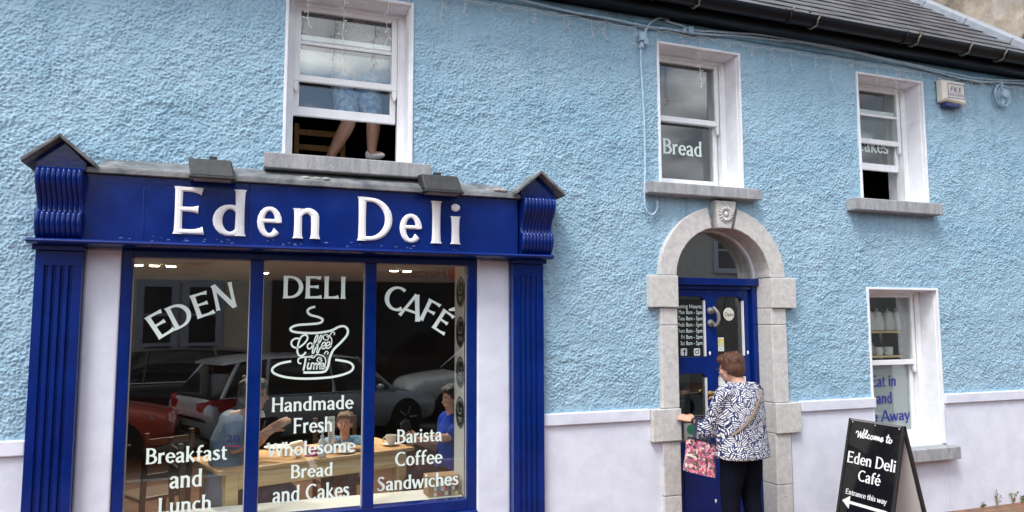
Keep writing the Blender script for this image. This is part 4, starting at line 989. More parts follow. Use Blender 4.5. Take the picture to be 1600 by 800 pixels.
# ------------------------------------------------------------------ stone neighbour beyond the verge
def rubble():
    m = mat("old_lime_rendered_rubble", (.30, .26, .20), .95); n = m.node_tree.nodes; l = m.node_tree.links; b = n["Principled BSDF"]
    tc = n.new("ShaderNodeTexCoord"); a = n.new("ShaderNodeTexNoise"); a.inputs["Scale"].default_value = 1.6; a.inputs["Detail"].default_value = 8; a.inputs["Roughness"].default_value = .7; l.new(tc.outputs["Object"], a.inputs["Vector"])
    rp = n.new("ShaderNodeValToRGB"); e = rp.color_ramp.elements; e[0].position = .33; e[0].color = (.13, .11, .085, 1); e[1].position = .66; e[1].color = (.40, .37, .33, 1); k = e.new(.5); k.color = (.29, .24, .18, 1); l.new(a.outputs["Fac"], rp.inputs[0])
    v = n.new("ShaderNodeTexVoronoi"); v.inputs["Scale"].default_value = 4.5; l.new(tc.outputs["Object"], v.inputs["Vector"])
    mr = n.new("ShaderNodeMapRange"); mr.inputs[1].default_value = .47; mr.inputs[2].default_value = .62; l.new(a.outputs["Fac"], mr.inputs[0])
    l.new(rp.outputs[0], b.inputs["Base Color"]); bp = n.new("ShaderNodeBump"); bp.inputs["Strength"].default_value = .9; bp.inputs["Distance"].default_value = .06
    ml = n.new("ShaderNodeMath"); ml.operation = "MULTIPLY"; l.new(v.outputs["Distance"], ml.inputs[0]); l.new(a.outputs["Fac"], ml.inputs[1]); l.new(ml.outputs[0], bp.inputs["Height"]); l.new(bp.outputs[0], b.inputs["Normal"])
    return m
M["rubble"] = rubble()
nb = empty("stone_building", (11.5, 3, 0), label="old rubble stone building rising beyond the slate roof's concrete coping", cat="building")
nw = MB(); nw.box(8.66, 16, .30, 8, 0, 9.4)
ob("wall", nw, M["rubble"], nb)
random.seed(9); rk = MB()
for i in range(70):
    s = random.uniform(.08, .2); zz = random.uniform(6.2, 8.4); yy_ = random.uniform(2.6, 5.2)
    rk.ell((8.66, yy_, zz), .05, s, s * .6, 8, 6)
    rk.ell((8.68 + random.uniform(0, 3), .30, random.uniform(4.8, 7)), s, .05, s * .6, 8, 6)
ob("rubble_stones", rk, mat("dark_rubble", (.075, .068, .06), .95, var=.5, vscale=7, bump=.8, bscale=18), nb)
# ------------------------------------------------------------------ furniture in the cafe
for x, y in ((-.66, 3.0), (.3, 3.2), (1.66, 3.0), (.55, 1.9), (-.2, 1.5), (1.4, 1.7)):      # light of the lit downlights
    ld_ = bpy.data.lights.new("downlight", "SPOT"); ld_.energy = 95; ld_.color = (1, .86, .68); ld_.spot_size = R(115); ld_.spot_blend = .6; ld_.shadow_soft_size = .05
    lo_ = bpy.data.objects.new("downlight", ld_); lo_.location = (x, y, 2.465); link(lo_)
def chair(loc, rz, label, group, m):
    c = empty("wooden_chair", loc, rz, label, "chair", group)
    ob("seat", MB().box(-.21, .21, -.20, .21, .43, .462), m, c, bevel=.012, local=True)
    for x in (-.185, .185):
        ob("leg", MB().tube([(x, .18, 0), (x, .18, .43)], [.016, .021], 8), m, c, local=True)
        ob("leg", MB().hexa([(x - .02, -.225, 0), (x + .02, -.225, 0), (x + .02, -.185, 0), (x - .02, -.185, 0)], [(x - .02, -.275, .98), (x + .02, -.275, .98), (x + .02, -.24, .98), (x - .02, -.24, .98)]), m, c, bevel=.006, local=True)
    bk = MB()
    for z in (.62, .76, .90): y = -.205 - .055 * z; bk.box(-.166, .166, y - .009, y + .011, z - .025, z + .03)
    ob("backrest", bk, m, c, bevel=.005, local=True)
    st_ = MB(); st_.tube([(-.185, .18, .2), (-.185, -.2, .2)], .011, 6); st_.tube([(.185, .18, .2), (.185, -.2, .2)], .011, 6); st_.tube([(-.185, 0, .2), (.185, 0, .2)], .011, 6)
    ob("stretcher", st_, m, c, local=True); return c
brown = mat("brown_stained_wood", (.05, .027, .014), .45, var=.3, vscale=6, stretch=(5, 5, 1))
TR = R(18); TO = (-.10, .43)
tb = empty("cafe_table", (TO[0], TO[1], 0), TR, "long pale pine table with a varnished top just inside the shop window", "table")
top_ = MB(); top_.box(0, 1.66, 0, .72, .748, .780); ob("tabletop", top_, M["wood"], tb, bevel=.008, local=True)
ap = MB(); ap.box(.10, 1.56, .03, .055, .625, .747); ap.box(.10, 1.56, .665, .69, .625, .747); ap.box(.075, .10, .05, .67, .625, .747); ap.box(1.56, 1.585, .05, .67, .625, .747)
ob("apron", ap, M["pine"], tb, local=True)
for x in (.115, 1.545):
    for y in (.07, .65):
        l_ = MB(); l_.loft([[(x + sx * r, y + sy * r, z) for sx, sy in ((-1, -1), (1, -1), (1, 1), (-1, 1))] for z, r in ((.0, .030), (.10, .034), (.45, .044), (.46, .046), (.747, .046))])
        ob("leg", l_, M["pine"], tb, bevel=.006, local=True)
def tabw(u, v, z=.781): return Vector((TO[0] + u * math.cos(TR) - v * math.sin(TR), TO[1] + u * math.sin(TR) + v * math.cos(TR), z))
china = mat("white_china", (.78, .78, .76), .15, coat=.3)
def cup(p, label, saucer=True, s=1.0, ang=PI):
    c = empty("cup", p, 0, label, "cup", "cups on the pine table")
    z0 = .012 if saucer else 0.0
    k = [(.022, 0), (.026, .004), (.036, .02), (.043, .045), (.045, .068), (.042, .068), (.040, .045), (.033, .02), (.02, .012)]
    ob("bowl", MB().lathe([(r * s, z * s + z0) for r, z in k], (0, 0, 0), 20), china, c, smooth=True, local=True)
    h = MB(); h.tube([Vector((math.cos(ang) * (.040 + .022 * math.sin(t)) * s, math.sin(ang) * (.040 + .022 * math.sin(t)) * s, z0 + (.036 + .02 * math.cos(t)) * s)) for t in np.linspace(.2, PI - .2, 8)], .0045 * s, 6)
    ob("cup_handle", h, china, c, smooth=True, local=True)
    if saucer: ob("saucer", MB().lathe([(.03, .0), (.05, .004), (.075, .014), (.077, .016), (.05, .008), (.0, .006)], (0, 0, 0), 24), china, c, smooth=True, local=True)
    return c
def at_table(px, py, z=.781):
    d = CF + CR * ((px - 800) / FL) - CU * ((py - 400) / FL); t = (z - CAM[2]) / d.z; return Vector(CAM) + d * t
cup(at_table(611, 696), "white coffee cup on a saucer near the table's far end beside the barista lettering", s=1.15)
cup(at_table(447, 712), "short white cup near the table front, left of the others", False, .8)
cup(at_table(466, 715), "short white cup at the table's front edge beside the folded napkin", False, .75)
cup(at_table(541, 708), "pale cup with a straw in front of the girl", True, 1.05)
strw = at_table(536, 700, .80); tag(ob("drinking_straw", MB().tube([strw, strw + Vector((-.02, .0, .12))], .004, 6), M["boardwhite"]), "white straw standing in the girl's pale cup", "straw")
pl_ = at_table(435, 700); tag(ob("plate", MB().lathe([(.06, 0), (.12, .012), (.122, .015), (.06, .005), (0, .004)], pl_, 28), china, smooth=True), "round white plate on the table in front of the man", "plate", "plates on the table")
pl_ = at_table(565, 703); tag(ob("plate", MB().lathe([(.06, 0), (.10, .012), (.102, .015), (.06, .005), (0, .004)], pl_, 28), china, smooth=True), "round white plate on the table right of the girl's cup", "plate", "plates on the table")
bp_ = at_table(567, 699, .80); tag(ob("toast", MB().ell(bp_, .075, .05, .018, 12, 6), mat("golden_toast", (.42, .24, .09), .8, var=.3, vscale=30), smooth=True), "piece of golden toast on the plate beside the girl's cup", "toast")
nk = at_table(462, 700); n_ = MB(); n_.hexa([nk + Vector(v) for v in ((-.07, -.05, 0), (.08, -.03, 0), (.07, .06, 0), (-.06, .05, 0))], [nk + Vector(v) for v in ((-.05, -.03, .05), (.06, -.02, .07), (.05, .04, .06), (-.05, .04, .045))]); tag(ob("napkin", n_, mat("white_napkin", (.75, .75, .73), .9, bump=.4, bscale=25), bevel=.015), "crumpled white napkin on the table before the man's hands", "napkin")
pk = at_table(493, 712); n_ = MB(); n_.hexa([pk + Vector(v) for v in ((-.09, -.03, 0), (.05, -.02, 0), (.06, .06, 0), (-.08, .05, 0))], [pk + Vector(v) for v in ((-.07, -.01, .075), (.03, .0, .06), (.03, .04, .06), (-.07, .04, .085))]); tag(ob("pink_bag", n_, mat("pink_fabric", (.60, .07, .20), .6, var=.5, vscale=25), bevel=.012), "small pink bag on the table beside the hand sanitiser bottle", "bag")
bt = at_table(503, 714); btl = empty("pump_bottle", bt, 0, "clear pump bottle of hand sanitiser on the pine table", "bottle")
clearp = mat("clear_plastic", (.72, .78, .80), .12); 
ob("bottle_body", MB().lathe([(.030, 0), (.034, .006), (.034, .11), (.028, .13), (.013, .145), (.013, .155)], (0, 0, 0), 18), clearp, btl, smooth=True, local=True)
ob("bottle_label", MB().lathe([(.0346, .025), (.0348, .026), (.0348, .095), (.0346, .096)], (0, 0, 0), 18), mat("blue_white_label", (.55, .64, .72), .5, var=.3, vscale=40), btl, smooth=True, local=True)
pm = MB().lathe([(.015, .155), (.015, .17), (.006, .172), (.006, .195)], (0, 0, 0), 12); pm.box(-.03, .012, -.008, .008, .19, .203); ob("pump", pm, M["boardwhite"], btl, local=True)
mh = at_table(517, 708); mo = empty("menu_holder", mh, TR, "tall narrow white menu card standing on the table between the bottle and the girl", "menu holder")
ob("menu_card", MB().box(-.028, .028, -.003, .003, .02, .30), mat("white_paper", (.78, .80, .78)), mo, local=True)
pr_ = MB(); random.seed(2)
for k in range(14): pr_.box(-.02, -.02 + random.uniform(.015, .04), -.0042, -.0032, .05 + k * .017, .056 + k * .017)
ob("menu_print", pr_, mat("grey_print2", (.25, .25, .27)), mo, local=True); ob("holder_base", MB().box(-.04, .04, -.03, .03, 0, .02), clearp, mo, bevel=.004, local=True)
cd_ = at_table(365, 716); cb_ = MB().box(cd_.x - .11, cd_.x + .12, cd_.y - .03, cd_.y + .10, .781, .784); tag(ob("menu_sheet", cb_, mat("brown_menu_card", (.22, .12, .06), .5)), "dark flat menu lying on the table under the man's elbow", "menu")
# collage box on the window board
bx = empty("collage_box", (1.53, .22, .528), 0, "box covered in small pictures on the white window board by the stickers", "box")
ob("box_body", MB().box(-.13, .115, -.07, .09, .0, .155), mat("brown_card", (.35, .22, .12), .8), bx, bevel=.003, local=True)
random.seed(4); cols = [(.70, .70, .66), (.45, .10, .08), (.10, .14, .2), (.55, .50, .42), (.08, .08, .08), (.30, .35, .25), (.62, .58, .30), (.75, .74, .70), (.2, .25, .4)]
for k in range(26):
    x, z = -.085 + (k % 7) * .028, .008 + (k // 7) * .037; wd, h = random.uniform(.018, .027), random.uniform(.024, .035)
    ob("picture", MB().box(x, x + wd, -.0725 - .0003 * (k % 3), -.0705, z, z + h), mat("picture%d" % (k % 9), cols[k % 9], .5, var=.6, vscale=70), bx, local=True)

# crockery on shelves behind the takeaway window
def wx(px, py, y): return P(px, py, y)
for py, lab in ((517, "upper wooden shelf behind the takeaway window, holding white jugs"), (555, "lower wooden shelf behind the takeaway window, holding stacked mugs")):
    z = P(1390, py, .40)[1]; s_ = empty("crockery_shelf", (6.2, .43, z), 0, lab, "shelf", "crockery shelves")
    ob("board", MB().box(5.78, 6.50, .33, .54, z - .022, z), M["pine"], s_, bevel=.003)
    b_ = MB()
    for x in (5.85, 6.42): b_.prism([(x - .01, z - .022), (x + .01, z - .022), (x + .01, z - .12), (x - .01, z - .04)], .54, .52)
    ob("bracket", b_, M["white"], s_)
zs1 = P(1390, 517, .40)[1]; zs2 = P(1390, 555, .40)[1]
def jug(p, label, s=1.0):
    j = empty("jug", p, 0, label, "jug", "white jugs on the upper shelf")
    ob("body", MB().lathe([(.05 * s, 0), (.062 * s, .01), (.066 * s, .09), (.052 * s, .15), (.046 * s, .19), (.043 * s, .19), (.048 * s, .15), (.03 * s, .02)], (0, 0, 0), 20), china, j, smooth=True, local=True)
    ob("jug_handle", MB().tube([(-.058 * s, 0, .05), (-.10 * s, 0, .06), (-.105 * s, 0, .12), (-.05 * s, 0, .15)], .007, 6), china, j, smooth=True, local=True)
    ob("knob_lid", MB().lathe([(.040 * s, .191), (.03 * s, .205), (.008, .212), (.010, .228), (.004, .236)], (0, 0, 0), 14), china, j, smooth=True, local=True)
for px, s, lab in ((1358, .95, "white lidded jug on the upper shelf, mostly hidden behind the left reveal"), (1371, 1.0, "white lidded jug on the upper shelf, second from the left"), (1388, 1.05, "broad white lidded jug in the middle of the upper shelf"), (1400, .95, "white lidded jug at the right end of the upper shelf")):
    jug((P(px, 510, .42)[0], .42, zs1 + .001), lab, s)
def mug(p, label, ang, group="white mugs on the lower shelf"):
    m_ = empty("mug", p, 0, label, "mug", group)
    ob("body", MB().lathe([(.036, 0), (.042, .004), (.044, .085), (.040, .085), (.038, .01)], (0, 0, 0), 18), china, m_, smooth=True, local=True)
    ob("mug_handle", MB().tube([(math.cos(ang) * r, math.sin(ang) * r, z) for r, z in ((.041, .018), (.066, .022), (.072, .045), (.064, .066), (.041, .07))], .006, 6), china, m_, smooth=True, local=True)
for k in range(3): mug((P(1411, 540, .42)[0], .42, zs2 + .001 + k * .087), ("white mug at the bottom of the three-mug stack on the lower shelf", "white mug in the middle of the three-mug stack", "white mug on top of the three-mug stack")[k], PI + .5)
for k, (px, lab) in enumerate(((1388, "white mug standing alone beside the mug stack"), (1372, "white mug on the lower shelf, left of the lone mug"))): mug((P(px, 540, .42)[0], .42, zs2 + .001), lab, PI)
for k, (x, s) in enumerate(((5.95, .10), (6.02, .12))): tag(ob("serving_plate", MB().lathe([(.05, 0), (s, .015), (s + .003, .018), (.05, .006), (0, .005)], (x, .48 - .05 * k, zs1 + .002 if k else zs2 + .002), 24), china, smooth=True), ("white plate on the lower shelf near its left end", "white plate on the upper shelf left of the jugs")[k], "plate")
tag(ob("pot", MB().lathe([(.07, 0), (.095, .02), (.10, .08), (.08, .13), (.02, .15), (.02, .17), (.005, .175)], (6.10, .44, zs2 + .002), 22), mat("steel_pot", (.35, .35, .35), .3, metal=.7), smooth=True), "round grey lidded pot on the lower crockery shelf", "pot")

# ------------------------------------------------------------------ people
def fuse(name, mb, material, parent, voxel=.008, it=2):
    me = bpy.data.meshes.new("t"); me.from_pydata([tuple(v) for v in mb.v], [], mb.f)
    bm = bmesh.new(); bm.from_mesh(me); bmesh.ops.recalc_face_normals(bm, faces=bm.faces); bm.to_mesh(me); bm.free()
    o = bpy.data.objects.new("t", me); link(o); md = o.modifiers.new("r", "REMESH"); md.mode = "VOXEL"; md.voxel_size = voxel
    dg = bpy.context.evaluated_depsgraph_get(); m2 = bpy.data.meshes.new_from_object(o.evaluated_get(dg)); bpy.data.objects.remove(o)
    bm = bmesh.new(); bm.from_mesh(m2)
    for _ in range(it): bmesh.ops.smooth_vert(bm, verts=bm.verts, factor=.5, use_axis_x=True, use_axis_y=True, use_axis_z=True)
    off = wloc(parent)
    for v in bm.verts: v.co -= off
    bm.to_mesh(m2); bm.free(); m2.name = name; m2.materials.clear(); m2.materials.append(material); m2.shade_smooth()
    p = bpy.data.objects.new(name, m2); link(p); p.parent = parent; return p
def basis(f, up=(0, 0, 1)):
    f = Vector(f).normalized(); r = f.cross(Vector(up)).normalized(); return r, f, r.cross(f)
def ering(c, r, f, a, b, n=20, p=2.3):
    out = []
    for k in range(n):
        t = 2 * PI * k / n; ct, st = math.cos(t), math.sin(t)
        out.append(Vector(c) + r * (a * math.copysign(abs(ct) ** (2 / p), ct)) + f * (b * math.copysign(abs(st) ** (2 / p), st)))
    return out
def limb(mb, pts, rs, k=5):
    q = catmull([(*p, r) for p, r in zip(pts, rs)], k); mb.tube([v[:3] for v in q], [v[3] for v in q], 12)
    for p, r in ((pts[0], rs[0]), (pts[-1], rs[-1])): mb.ell(p, r * .98, r * .98, r * .98, 12, 8)
def hand(mb, w, d, nrm, s=1.0, curl=.5, thumb=1, spread=.012):
    """palm and five fingers from the wrist w along d; nrm = back of the hand"""
    d = Vector(d).normalized(); nrm = Vector(nrm); nrm = (nrm - d * nrm.dot(d)).normalized(); sd = d.cross(nrm)
    rot = Matrix((sd, d, nrm)).transposed(); w = Vector(w)
    mb.ell(w + d * .048 * s, .040 * s, .055 * s, .016 * s, 12, 8, rot)
    for k, ln in enumerate((.068, .078, .073, .058)):
        x = (-.029 + .0195 * k) * s * thumb * -1; b = w + d * .082 * s + sd * x; fan = sd * ((-.018 + .012 * k) * -thumb)
        d1 = (d + fan).normalized(); d2 = (d1 - nrm * curl * .6).normalized(); d3 = (d1 - nrm * curl * 1.5).normalized(); L_ = ln * s
        mb.tube([b - d1 * .02 * s, b, b + d1 * L_ * .42, b + d1 * L_ * .42 + d2 * L_ * .33, b + d1 * L_ * .42 + d2 * L_ * .33 + d3 * L_ * .28], [v * s for v in (.010, .0098, .0090, .0082, .0066)], 8)
    b = w + d * .02 * s + sd * (.030 * s * thumb); t1 = (d * .7 + sd * .7 * thumb - nrm * .2).normalized(); t2 = (d * .95 + sd * .25 * thumb - nrm * .3).normalized()
    mb.tube([b - t1 * .015, b + t1 * .03 * s, b + t1 * .03 * s + t2 * .026 * s, b + t1 * .03 * s + t2 * .05 * s], [v * s for v in (.013, .012, .0105, .008)], 8)
def head_mb(mb, c, f, s=1.0, up=(0, 0, 1)):
    r, f, u = basis(f, up); c = Vector(c); rot = Matrix((r, f, u)).transposed(); q = lambda x, y, z: c + (r * x + f * y + u * z) * s
    E_ = lambda p, a, b, h: mb.ell(q(*p), a * s, b * s, h * s, 16, 12, rot)
    E_((0, -.012, .025), .074, .094, .088); E_((0, .012, -.035), .060, .074, .078); E_((0, .045, -.085), .036, .036, .024); E_((0, .062, .022), .050, .024, .020)
    for x in (-1, 1): E_((x * .034, .058, -.025), .028, .028, .026); E_((x * .076, -.008, -.012), .010, .020, .032)
    mb.tube([q(0, .078, .012), q(0, .092, -.008), q(0, .104, -.026), q(0, .088, -.034)], [.008 * s, .010 * s, .013 * s, .010 * s], 8)
    E_((0, .080, -.056), .024, .012, .012)
    return q, rot
def face_parts(q, rot, parent, s=1.0, specs=False, lips=(.42, .16, .13)):
    for x in (-.031, .031):
        e = ob("eye", MB().ell(q(x, .0765, .006), .0135 * s, .008 * s, .0075 * s, 10, 8, rot), mat("eye_white", (.7, .68, .66), .3), parent, smooth="all")
        ob("iris", MB().ell(q(x, .0838, .006), .006 * s, .0025 * s, .006 * s, 10, 6, rot), mat("iris_brown", (.03, .018, .012), .2), e, smooth="all")
        ob("eyebrow", MB().tube([q(x - .017, .080, .023), q(x, .086, .028), q(x + .017, .080, .023)], .0035 * s, 6), mat("brow_brown", (.08, .045, .025), .9), parent, smooth="all")
    ob("mouth", MB().ell(q(0, .0895, -.056), .021 * s, .0045 * s, .006 * s, 12, 6, rot), mat("lips", lips, .5), parent, smooth="all")
    if specs:
        g = MB()
        for x in (-.031, .031): g.tube([q(x + .024 * math.cos(a), .099, .004 + .017 * math.sin(a)) for a in np.linspace(0, 2 * PI, 17)], .0022, 6)
        g.tube([q(-.008, .099, .008), q(.008, .099, .008)], .002, 6)
        for x in (-1, 1): g.tube([q(x * .055, .098, .006), q(x * .080, .06, .008), q(x * .085, -.015, .008)], .0022, 6)
        ob("glasses", g, mat("dark_glasses_frame", (.02, .018, .018), .3), parent)
def skin_mat(n, c, c2): return mat(n, c, .55, col2=c2, vscale=18, bump=.05, bscale=120)
SK1 = skin_mat("skin_fair", (.50, .27, .19), (.60, .34, .25)); SK2 = skin_mat("skin_tan", (.42, .22, .15), (.52, .29, .205))
def hair_mat(n, c, c2):
    return mat(n, c, .5, col2=c2, vscale=9, stretch=(6, 6, 1.2), bump=.8, bscale=40, lo=.3, hi=.7)
def bodyskin(c, J, skinm, s, headf, build=1.0, headup=(0, 0, 1)):
    mb = MB(); L_ = lambda pts, rs: limb(mb, [J[p] if isinstance(p, str) else p for p in pts], [r * s * build for r in rs])
    r, f, u = basis(J["fwd"])
    mb.loft([ering(J[p], r, f, a * s * build, b * s * build) for p, a, b in (("hip", .155, .11), ("waist", .135, .10), ("chest", .155, .11), ("collar", .13, .075))])
    limb(mb, [Vector(J["collar"]), Vector(J["neck"]), Vector(J["head"])], [.062 * s, .055 * s, .052 * s])
    q, rot = head_mb(mb, J["head"], headf, s, headup)
    for k in ("l", "r"):
        sh, el, wr = Vector(J["sh" + k]), Vector(J["el" + k]), Vector(J["wr" + k])
        L_([Vector(J["collar"]).lerp(sh, .5), sh, sh.lerp(el, .5), el], [.06, .054, .047, .039]); L_([el, el.lerp(wr, .3), wr], [.038, .041, .026])
        hand(mb, wr, J.get("hd" + k, wr - el), J.get("hn" + k, (0, 0, 1)), s * 1.02, J.get("curl" + k, .5), 1 if k == "l" else -1)
        hp, kn_, an = Vector(J["hp" + k]), Vector(J["kn" + k]), Vector(J["an" + k])
        L_([hp, hp.lerp(kn_, .5), kn_], [.085, .072, .054]); L_([kn_, kn_.lerp(an, .3), an], [.053, .054, .036])
        fd = Vector(J.get("ft" + k, J["fwd"])); fd.z = 0; fd.normalize(); mb.tube([an + Vector((0, 0, -.02 * s)) - fd * .04 * s, an + fd * .06 * s + Vector((0, 0, -.045 * s)), an + fd * .15 * s + Vector((0, 0, -.055 * s))], [.036 * s, .036 * s, .024 * s], 10)
    return fuse("body", mb, skinm, c, .0065 * max(s, .8)), q, rot
def shirt(c, J, m, s, build, rings, sleeve=.55, name="shirt", grow=1.0, slr=(.078, .072, .062)):
    mb = MB(); r, f, u = basis(J["fwd"])
    mb.loft([ering(cc, r, f, a, b) for cc, a, b in rings])
    for k in ("l", "r"):
        sh, el, wr = Vector(J["sh" + k]), Vector(J["el" + k]), Vector(J["wr" + k]); pts = [Vector(J["collar"]).lerp(sh, .6), sh]
        if sleeve <= 1: e = sh.lerp(el, sleeve); limb(mb, pts + [sh.lerp(e, .6), e], [v * s * build for v in (slr[0], slr[0], slr[1], slr[1] * .97)])
        else: e = el.lerp(wr, sleeve - 1); limb(mb, pts + [sh.lerp(el, .5), el, e], [v * s * build for v in (slr[0], slr[0], slr[1], slr[2] * 1.03, slr[2])])
    return fuse(name, mb, m, c, .010, 2)
def trousers(c, J, m, s, build, ankle=1.0, name="trousers"):
    mb = MB(); r, f, u = basis(J["fwd"]); h = Vector(J["hip"]); wst = Vector(J["waist"])
    mb.loft([ering(h.lerp(wst, t), r, f, a * s * build, b * s * build) for t, a, b in ((-.25, .165, .125), (0, .185, .14), (.4, .172, .13), (.7, .158, .122))])
    for k in ("l", "r"):
        hp, kn_, an = Vector(J["hp" + k]), Vector(J["kn" + k]), Vector(J["an" + k]); e = kn_.lerp(an, ankle) if ankle > 0 else hp.lerp(kn_, 1 + ankle)
        if ankle > 0: limb(mb, [hp, hp.lerp(kn_, .5), kn_, e], [v * s * build for v in (.105, .093, .074, .062)])
        else: limb(mb, [hp, e], [v * s * build for v in (.105, .105)])
    return fuse(name, mb, m, c, .010, 2)
def shoes(c, J, m, s):
    for k in ("l", "r"):
        an = Vector(J["an" + k]); fd = Vector(J.get("ft" + k, J["fwd"])); fd.z = 0; fd.normalize(); b = MB(); z = Vector((0, 0, 1))
        b.ell(an - z * .035 * s - fd * .03 * s, .046 * s, .052 * s, .055 * s); rt_ = basis(fd)[0]; rot = Matrix((rt_, fd, z)).transposed()
        b.ell(an - z * .062 * s + fd * .05 * s, .046 * s, .135 * s, .034 * s, 14, 10, rot)
        fuse("shoe", b, m, c, .007, 2)
V3 = lambda *a: Vector(a)

# --- the woman at the door
wo = empty("person", (3.82, -.45, 0), 0, "woman with short brown hair in a navy and white blouse opening the blue door", "person")
fw = V3(-.20, .98, 0).normalized(); rt = V3(.98, .20, 0).normalized(); B0 = V3(3.83, -.45, 0)
wp = lambda r_, f_, z: B0 + rt * r_ + fw * f_ + V3(0, 0, z)
J = dict(fwd=fw, hip=wp(0, 0, .84), waist=wp(0, 0, .98), chest=wp(0, .01, 1.18), collar=wp(0, .0, 1.33), neck=wp(-.005, .03, 1.395), head=wp(-.02, .075, 1.475),
         shl=wp(-.185, 0, 1.275), shr=wp(.185, 0, 1.275), ell=P3(1106, 674, -.36), wrl=P3(1084, 656, -.20), elr=wp(.22, .24, 1.05), wrr=P3(1134, 622, -.12),
         hpl=wp(-.09, 0, .82), hpr=wp(.09, 0, .82), knl=wp(-.10, .04, .44), knr=wp(.10, .0, .44), anl=wp(-.10, .02, .08), anr=wp(.11, -.06, .08),
         hdl=V3(-.45, .75, .12), hnl=V3(-.5, -.3, .8), curll=.25, hdr=V3(-.55, .8, .05), hnr=V3(0, 0, 1), curlr=.9)
_, q, rot = bodyskin(wo, J, SK1, .96, fw + V3(-.30, 0, -.16), 1.0)
face_parts(q, rot, wo, .96, True)
def blouse_mat():
    m = mat("navy_white_brushstroke_print", (.6, .6, .6), .85); n = m.node_tree.nodes; l = m.node_tree.links; b = n["Principled BSDF"]
    tc = n.new("ShaderNodeTexCoord"); mpp = n.new("ShaderNodeMapping"); mpp.inputs["Scale"].default_value = (1, .8, 1); l.new(tc.outputs["Object"], mpp.inputs[0])
    dn = n.new("ShaderNodeTexNoise"); dn.inputs["Scale"].default_value = 14; l.new(mpp.outputs[0], dn.inputs["Vector"])
    ad = n.new("ShaderNodeVectorMath"); ad.operation = "MULTIPLY_ADD"; ad.inputs[1].default_value = (.03, .03, .03); l.new(dn.outputs["Color"], ad.inputs[0]); l.new(mpp.outputs[0], ad.inputs[2])
    v = n.new("ShaderNodeTexVoronoi"); v.inputs["Scale"].default_value = 21; l.new(ad.outputs[0], v.inputs["Vector"])
    sx = n.new("ShaderNodeSeparateColor"); l.new(v.outputs["Color"], sx.inputs[0])
    an = n.new("ShaderNodeMath"); an.operation = "MULTIPLY"; an.inputs[1].default_value = 6.28; l.new(sx.outputs[0], an.inputs[0])
    vr = n.new("ShaderNodeVectorRotate"); vr.rotation_type = "Y_AXIS"; l.new(ad.outputs[0], vr.inputs["Vector"]); l.new(an.outputs[0], vr.inputs["Angle"])
    wv = n.new("ShaderNodeTexWave"); wv.wave_type = "BANDS"; wv.bands_direction = "X"; wv.inputs["Scale"].default_value = 22; wv.inputs["Distortion"].default_value = .5; wv.inputs["Detail"].default_value = 2; wv.inputs["Detail Scale"].default_value = 3; l.new(vr.outputs[0], wv.inputs["Vector"])
    rp = n.new("ShaderNodeValToRGB"); e = rp.color_ramp.elements; e[0].position = .44; e[0].color = (.016, .024, .10, 1); e[1].position = .53; e[1].color = (.74, .75, .76, 1); l.new(wv.outputs["Fac"], rp.inputs[0])
    v3 = n.new("ShaderNodeTexVoronoi"); v3.feature = "DISTANCE_TO_EDGE"; v3.inputs["Scale"].default_value = 21; l.new(ad.outputs[0], v3.inputs["Vector"])
    lt = n.new("ShaderNodeMath"); lt.operation = "LESS_THAN"; lt.inputs[1].default_value = .055; l.new(v3.outputs["Distance"], lt.inputs[0])
    mx = n.new("ShaderNodeMixRGB"); mx.inputs[2].default_value = (.016, .024, .10, 1); l.new(lt.outputs[0], mx.inputs[0]); l.new(rp.outputs[0], mx.inputs[1]); l.new(mx.outputs[0], b.inputs["Base Color"])
    fn = n.new("ShaderNodeTexNoise"); fn.inputs["Scale"].default_value = 9; fn.inputs["Detail"].default_value = 3; l.new(tc.outputs["Object"], fn.inputs["Vector"])
    bp = n.new("ShaderNodeBump"); bp.inputs["Strength"].default_value = .9; bp.inputs["Distance"].default_value = .05; l.new(fn.outputs["Fac"], bp.inputs["Height"]); l.new(bp.outputs[0], b.inputs["Normal"])
    return m
rr = [(wp(0, -.015, .775), .242, .172), (wp(0, -.01, .80), .246, .176), (wp(0, -.01, .90), .232, .166), (wp(0, -.005, 1.02), .222, .156), (wp(0, .0, 1.14), .222, .158), (wp(0, -.005, 1.24), .212, .135), (wp(0, .0, 1.305), .175, .105), (wp(0, .01, 1.345), .115, .085), (wp(0, .02, 1.37), .080, .075)]
shirt(wo, J, blouse_mat(), .96, 1.0, rr, 1.35, "blouse", slr=(.076, .074, .066))
trousers(wo, J, mat("dark_navy_trousers", (.005, .006, .013), .9, bump=.5, bscale=14, spec=.08), .96, 1.08)
shoes(wo, J, mat("black_shoes", (.01, .01, .01), .5), .95)
def hair_short(c, q, s, m, vol=1.0, rot=None, back=True):
    h = MB(); E_ = lambda p, a, b, z: h.ell(q(*p), a * s * vol, b * s * vol, z * s * vol, 16, 12, rot)
    E_((0, -.030, .052), .089, .094, .082); E_((0, -.062, .005), .080, .062, .085); E_((0, .040, .092), .066, .052, .036)
    for x in (-1, 1): E_((x * .066, -.038, .01), .026, .055, .062); E_((x * .055, .045, .080), .028, .036, .030)
    random.seed(8)
    for k in range(34):
        a = random.uniform(0, 2 * PI); t = random.uniform(-.2, 1.2); x = .082 * math.cos(a) * math.cos(t * .8); y = -.035 + .085 * math.sin(a) * math.cos(t * .8); z = .03 + .095 * math.sin(t)
        if y > .03 and z < .07: continue
        E_((x, y, z), .022, .022, .026)
    return fuse("hair", h, m, c, .006, 1)
hair_short(wo, q, .96, hair_mat("auburn_brown_hair", (.032, .012, .006), (.13, .050, .022)), 1.10, rot)
wt = MB(); w_ = P3(1086, 658, -.215); d_ = (J["wrl"] - J["ell"]).normalized(); r_, f_, u_ = basis(d_)
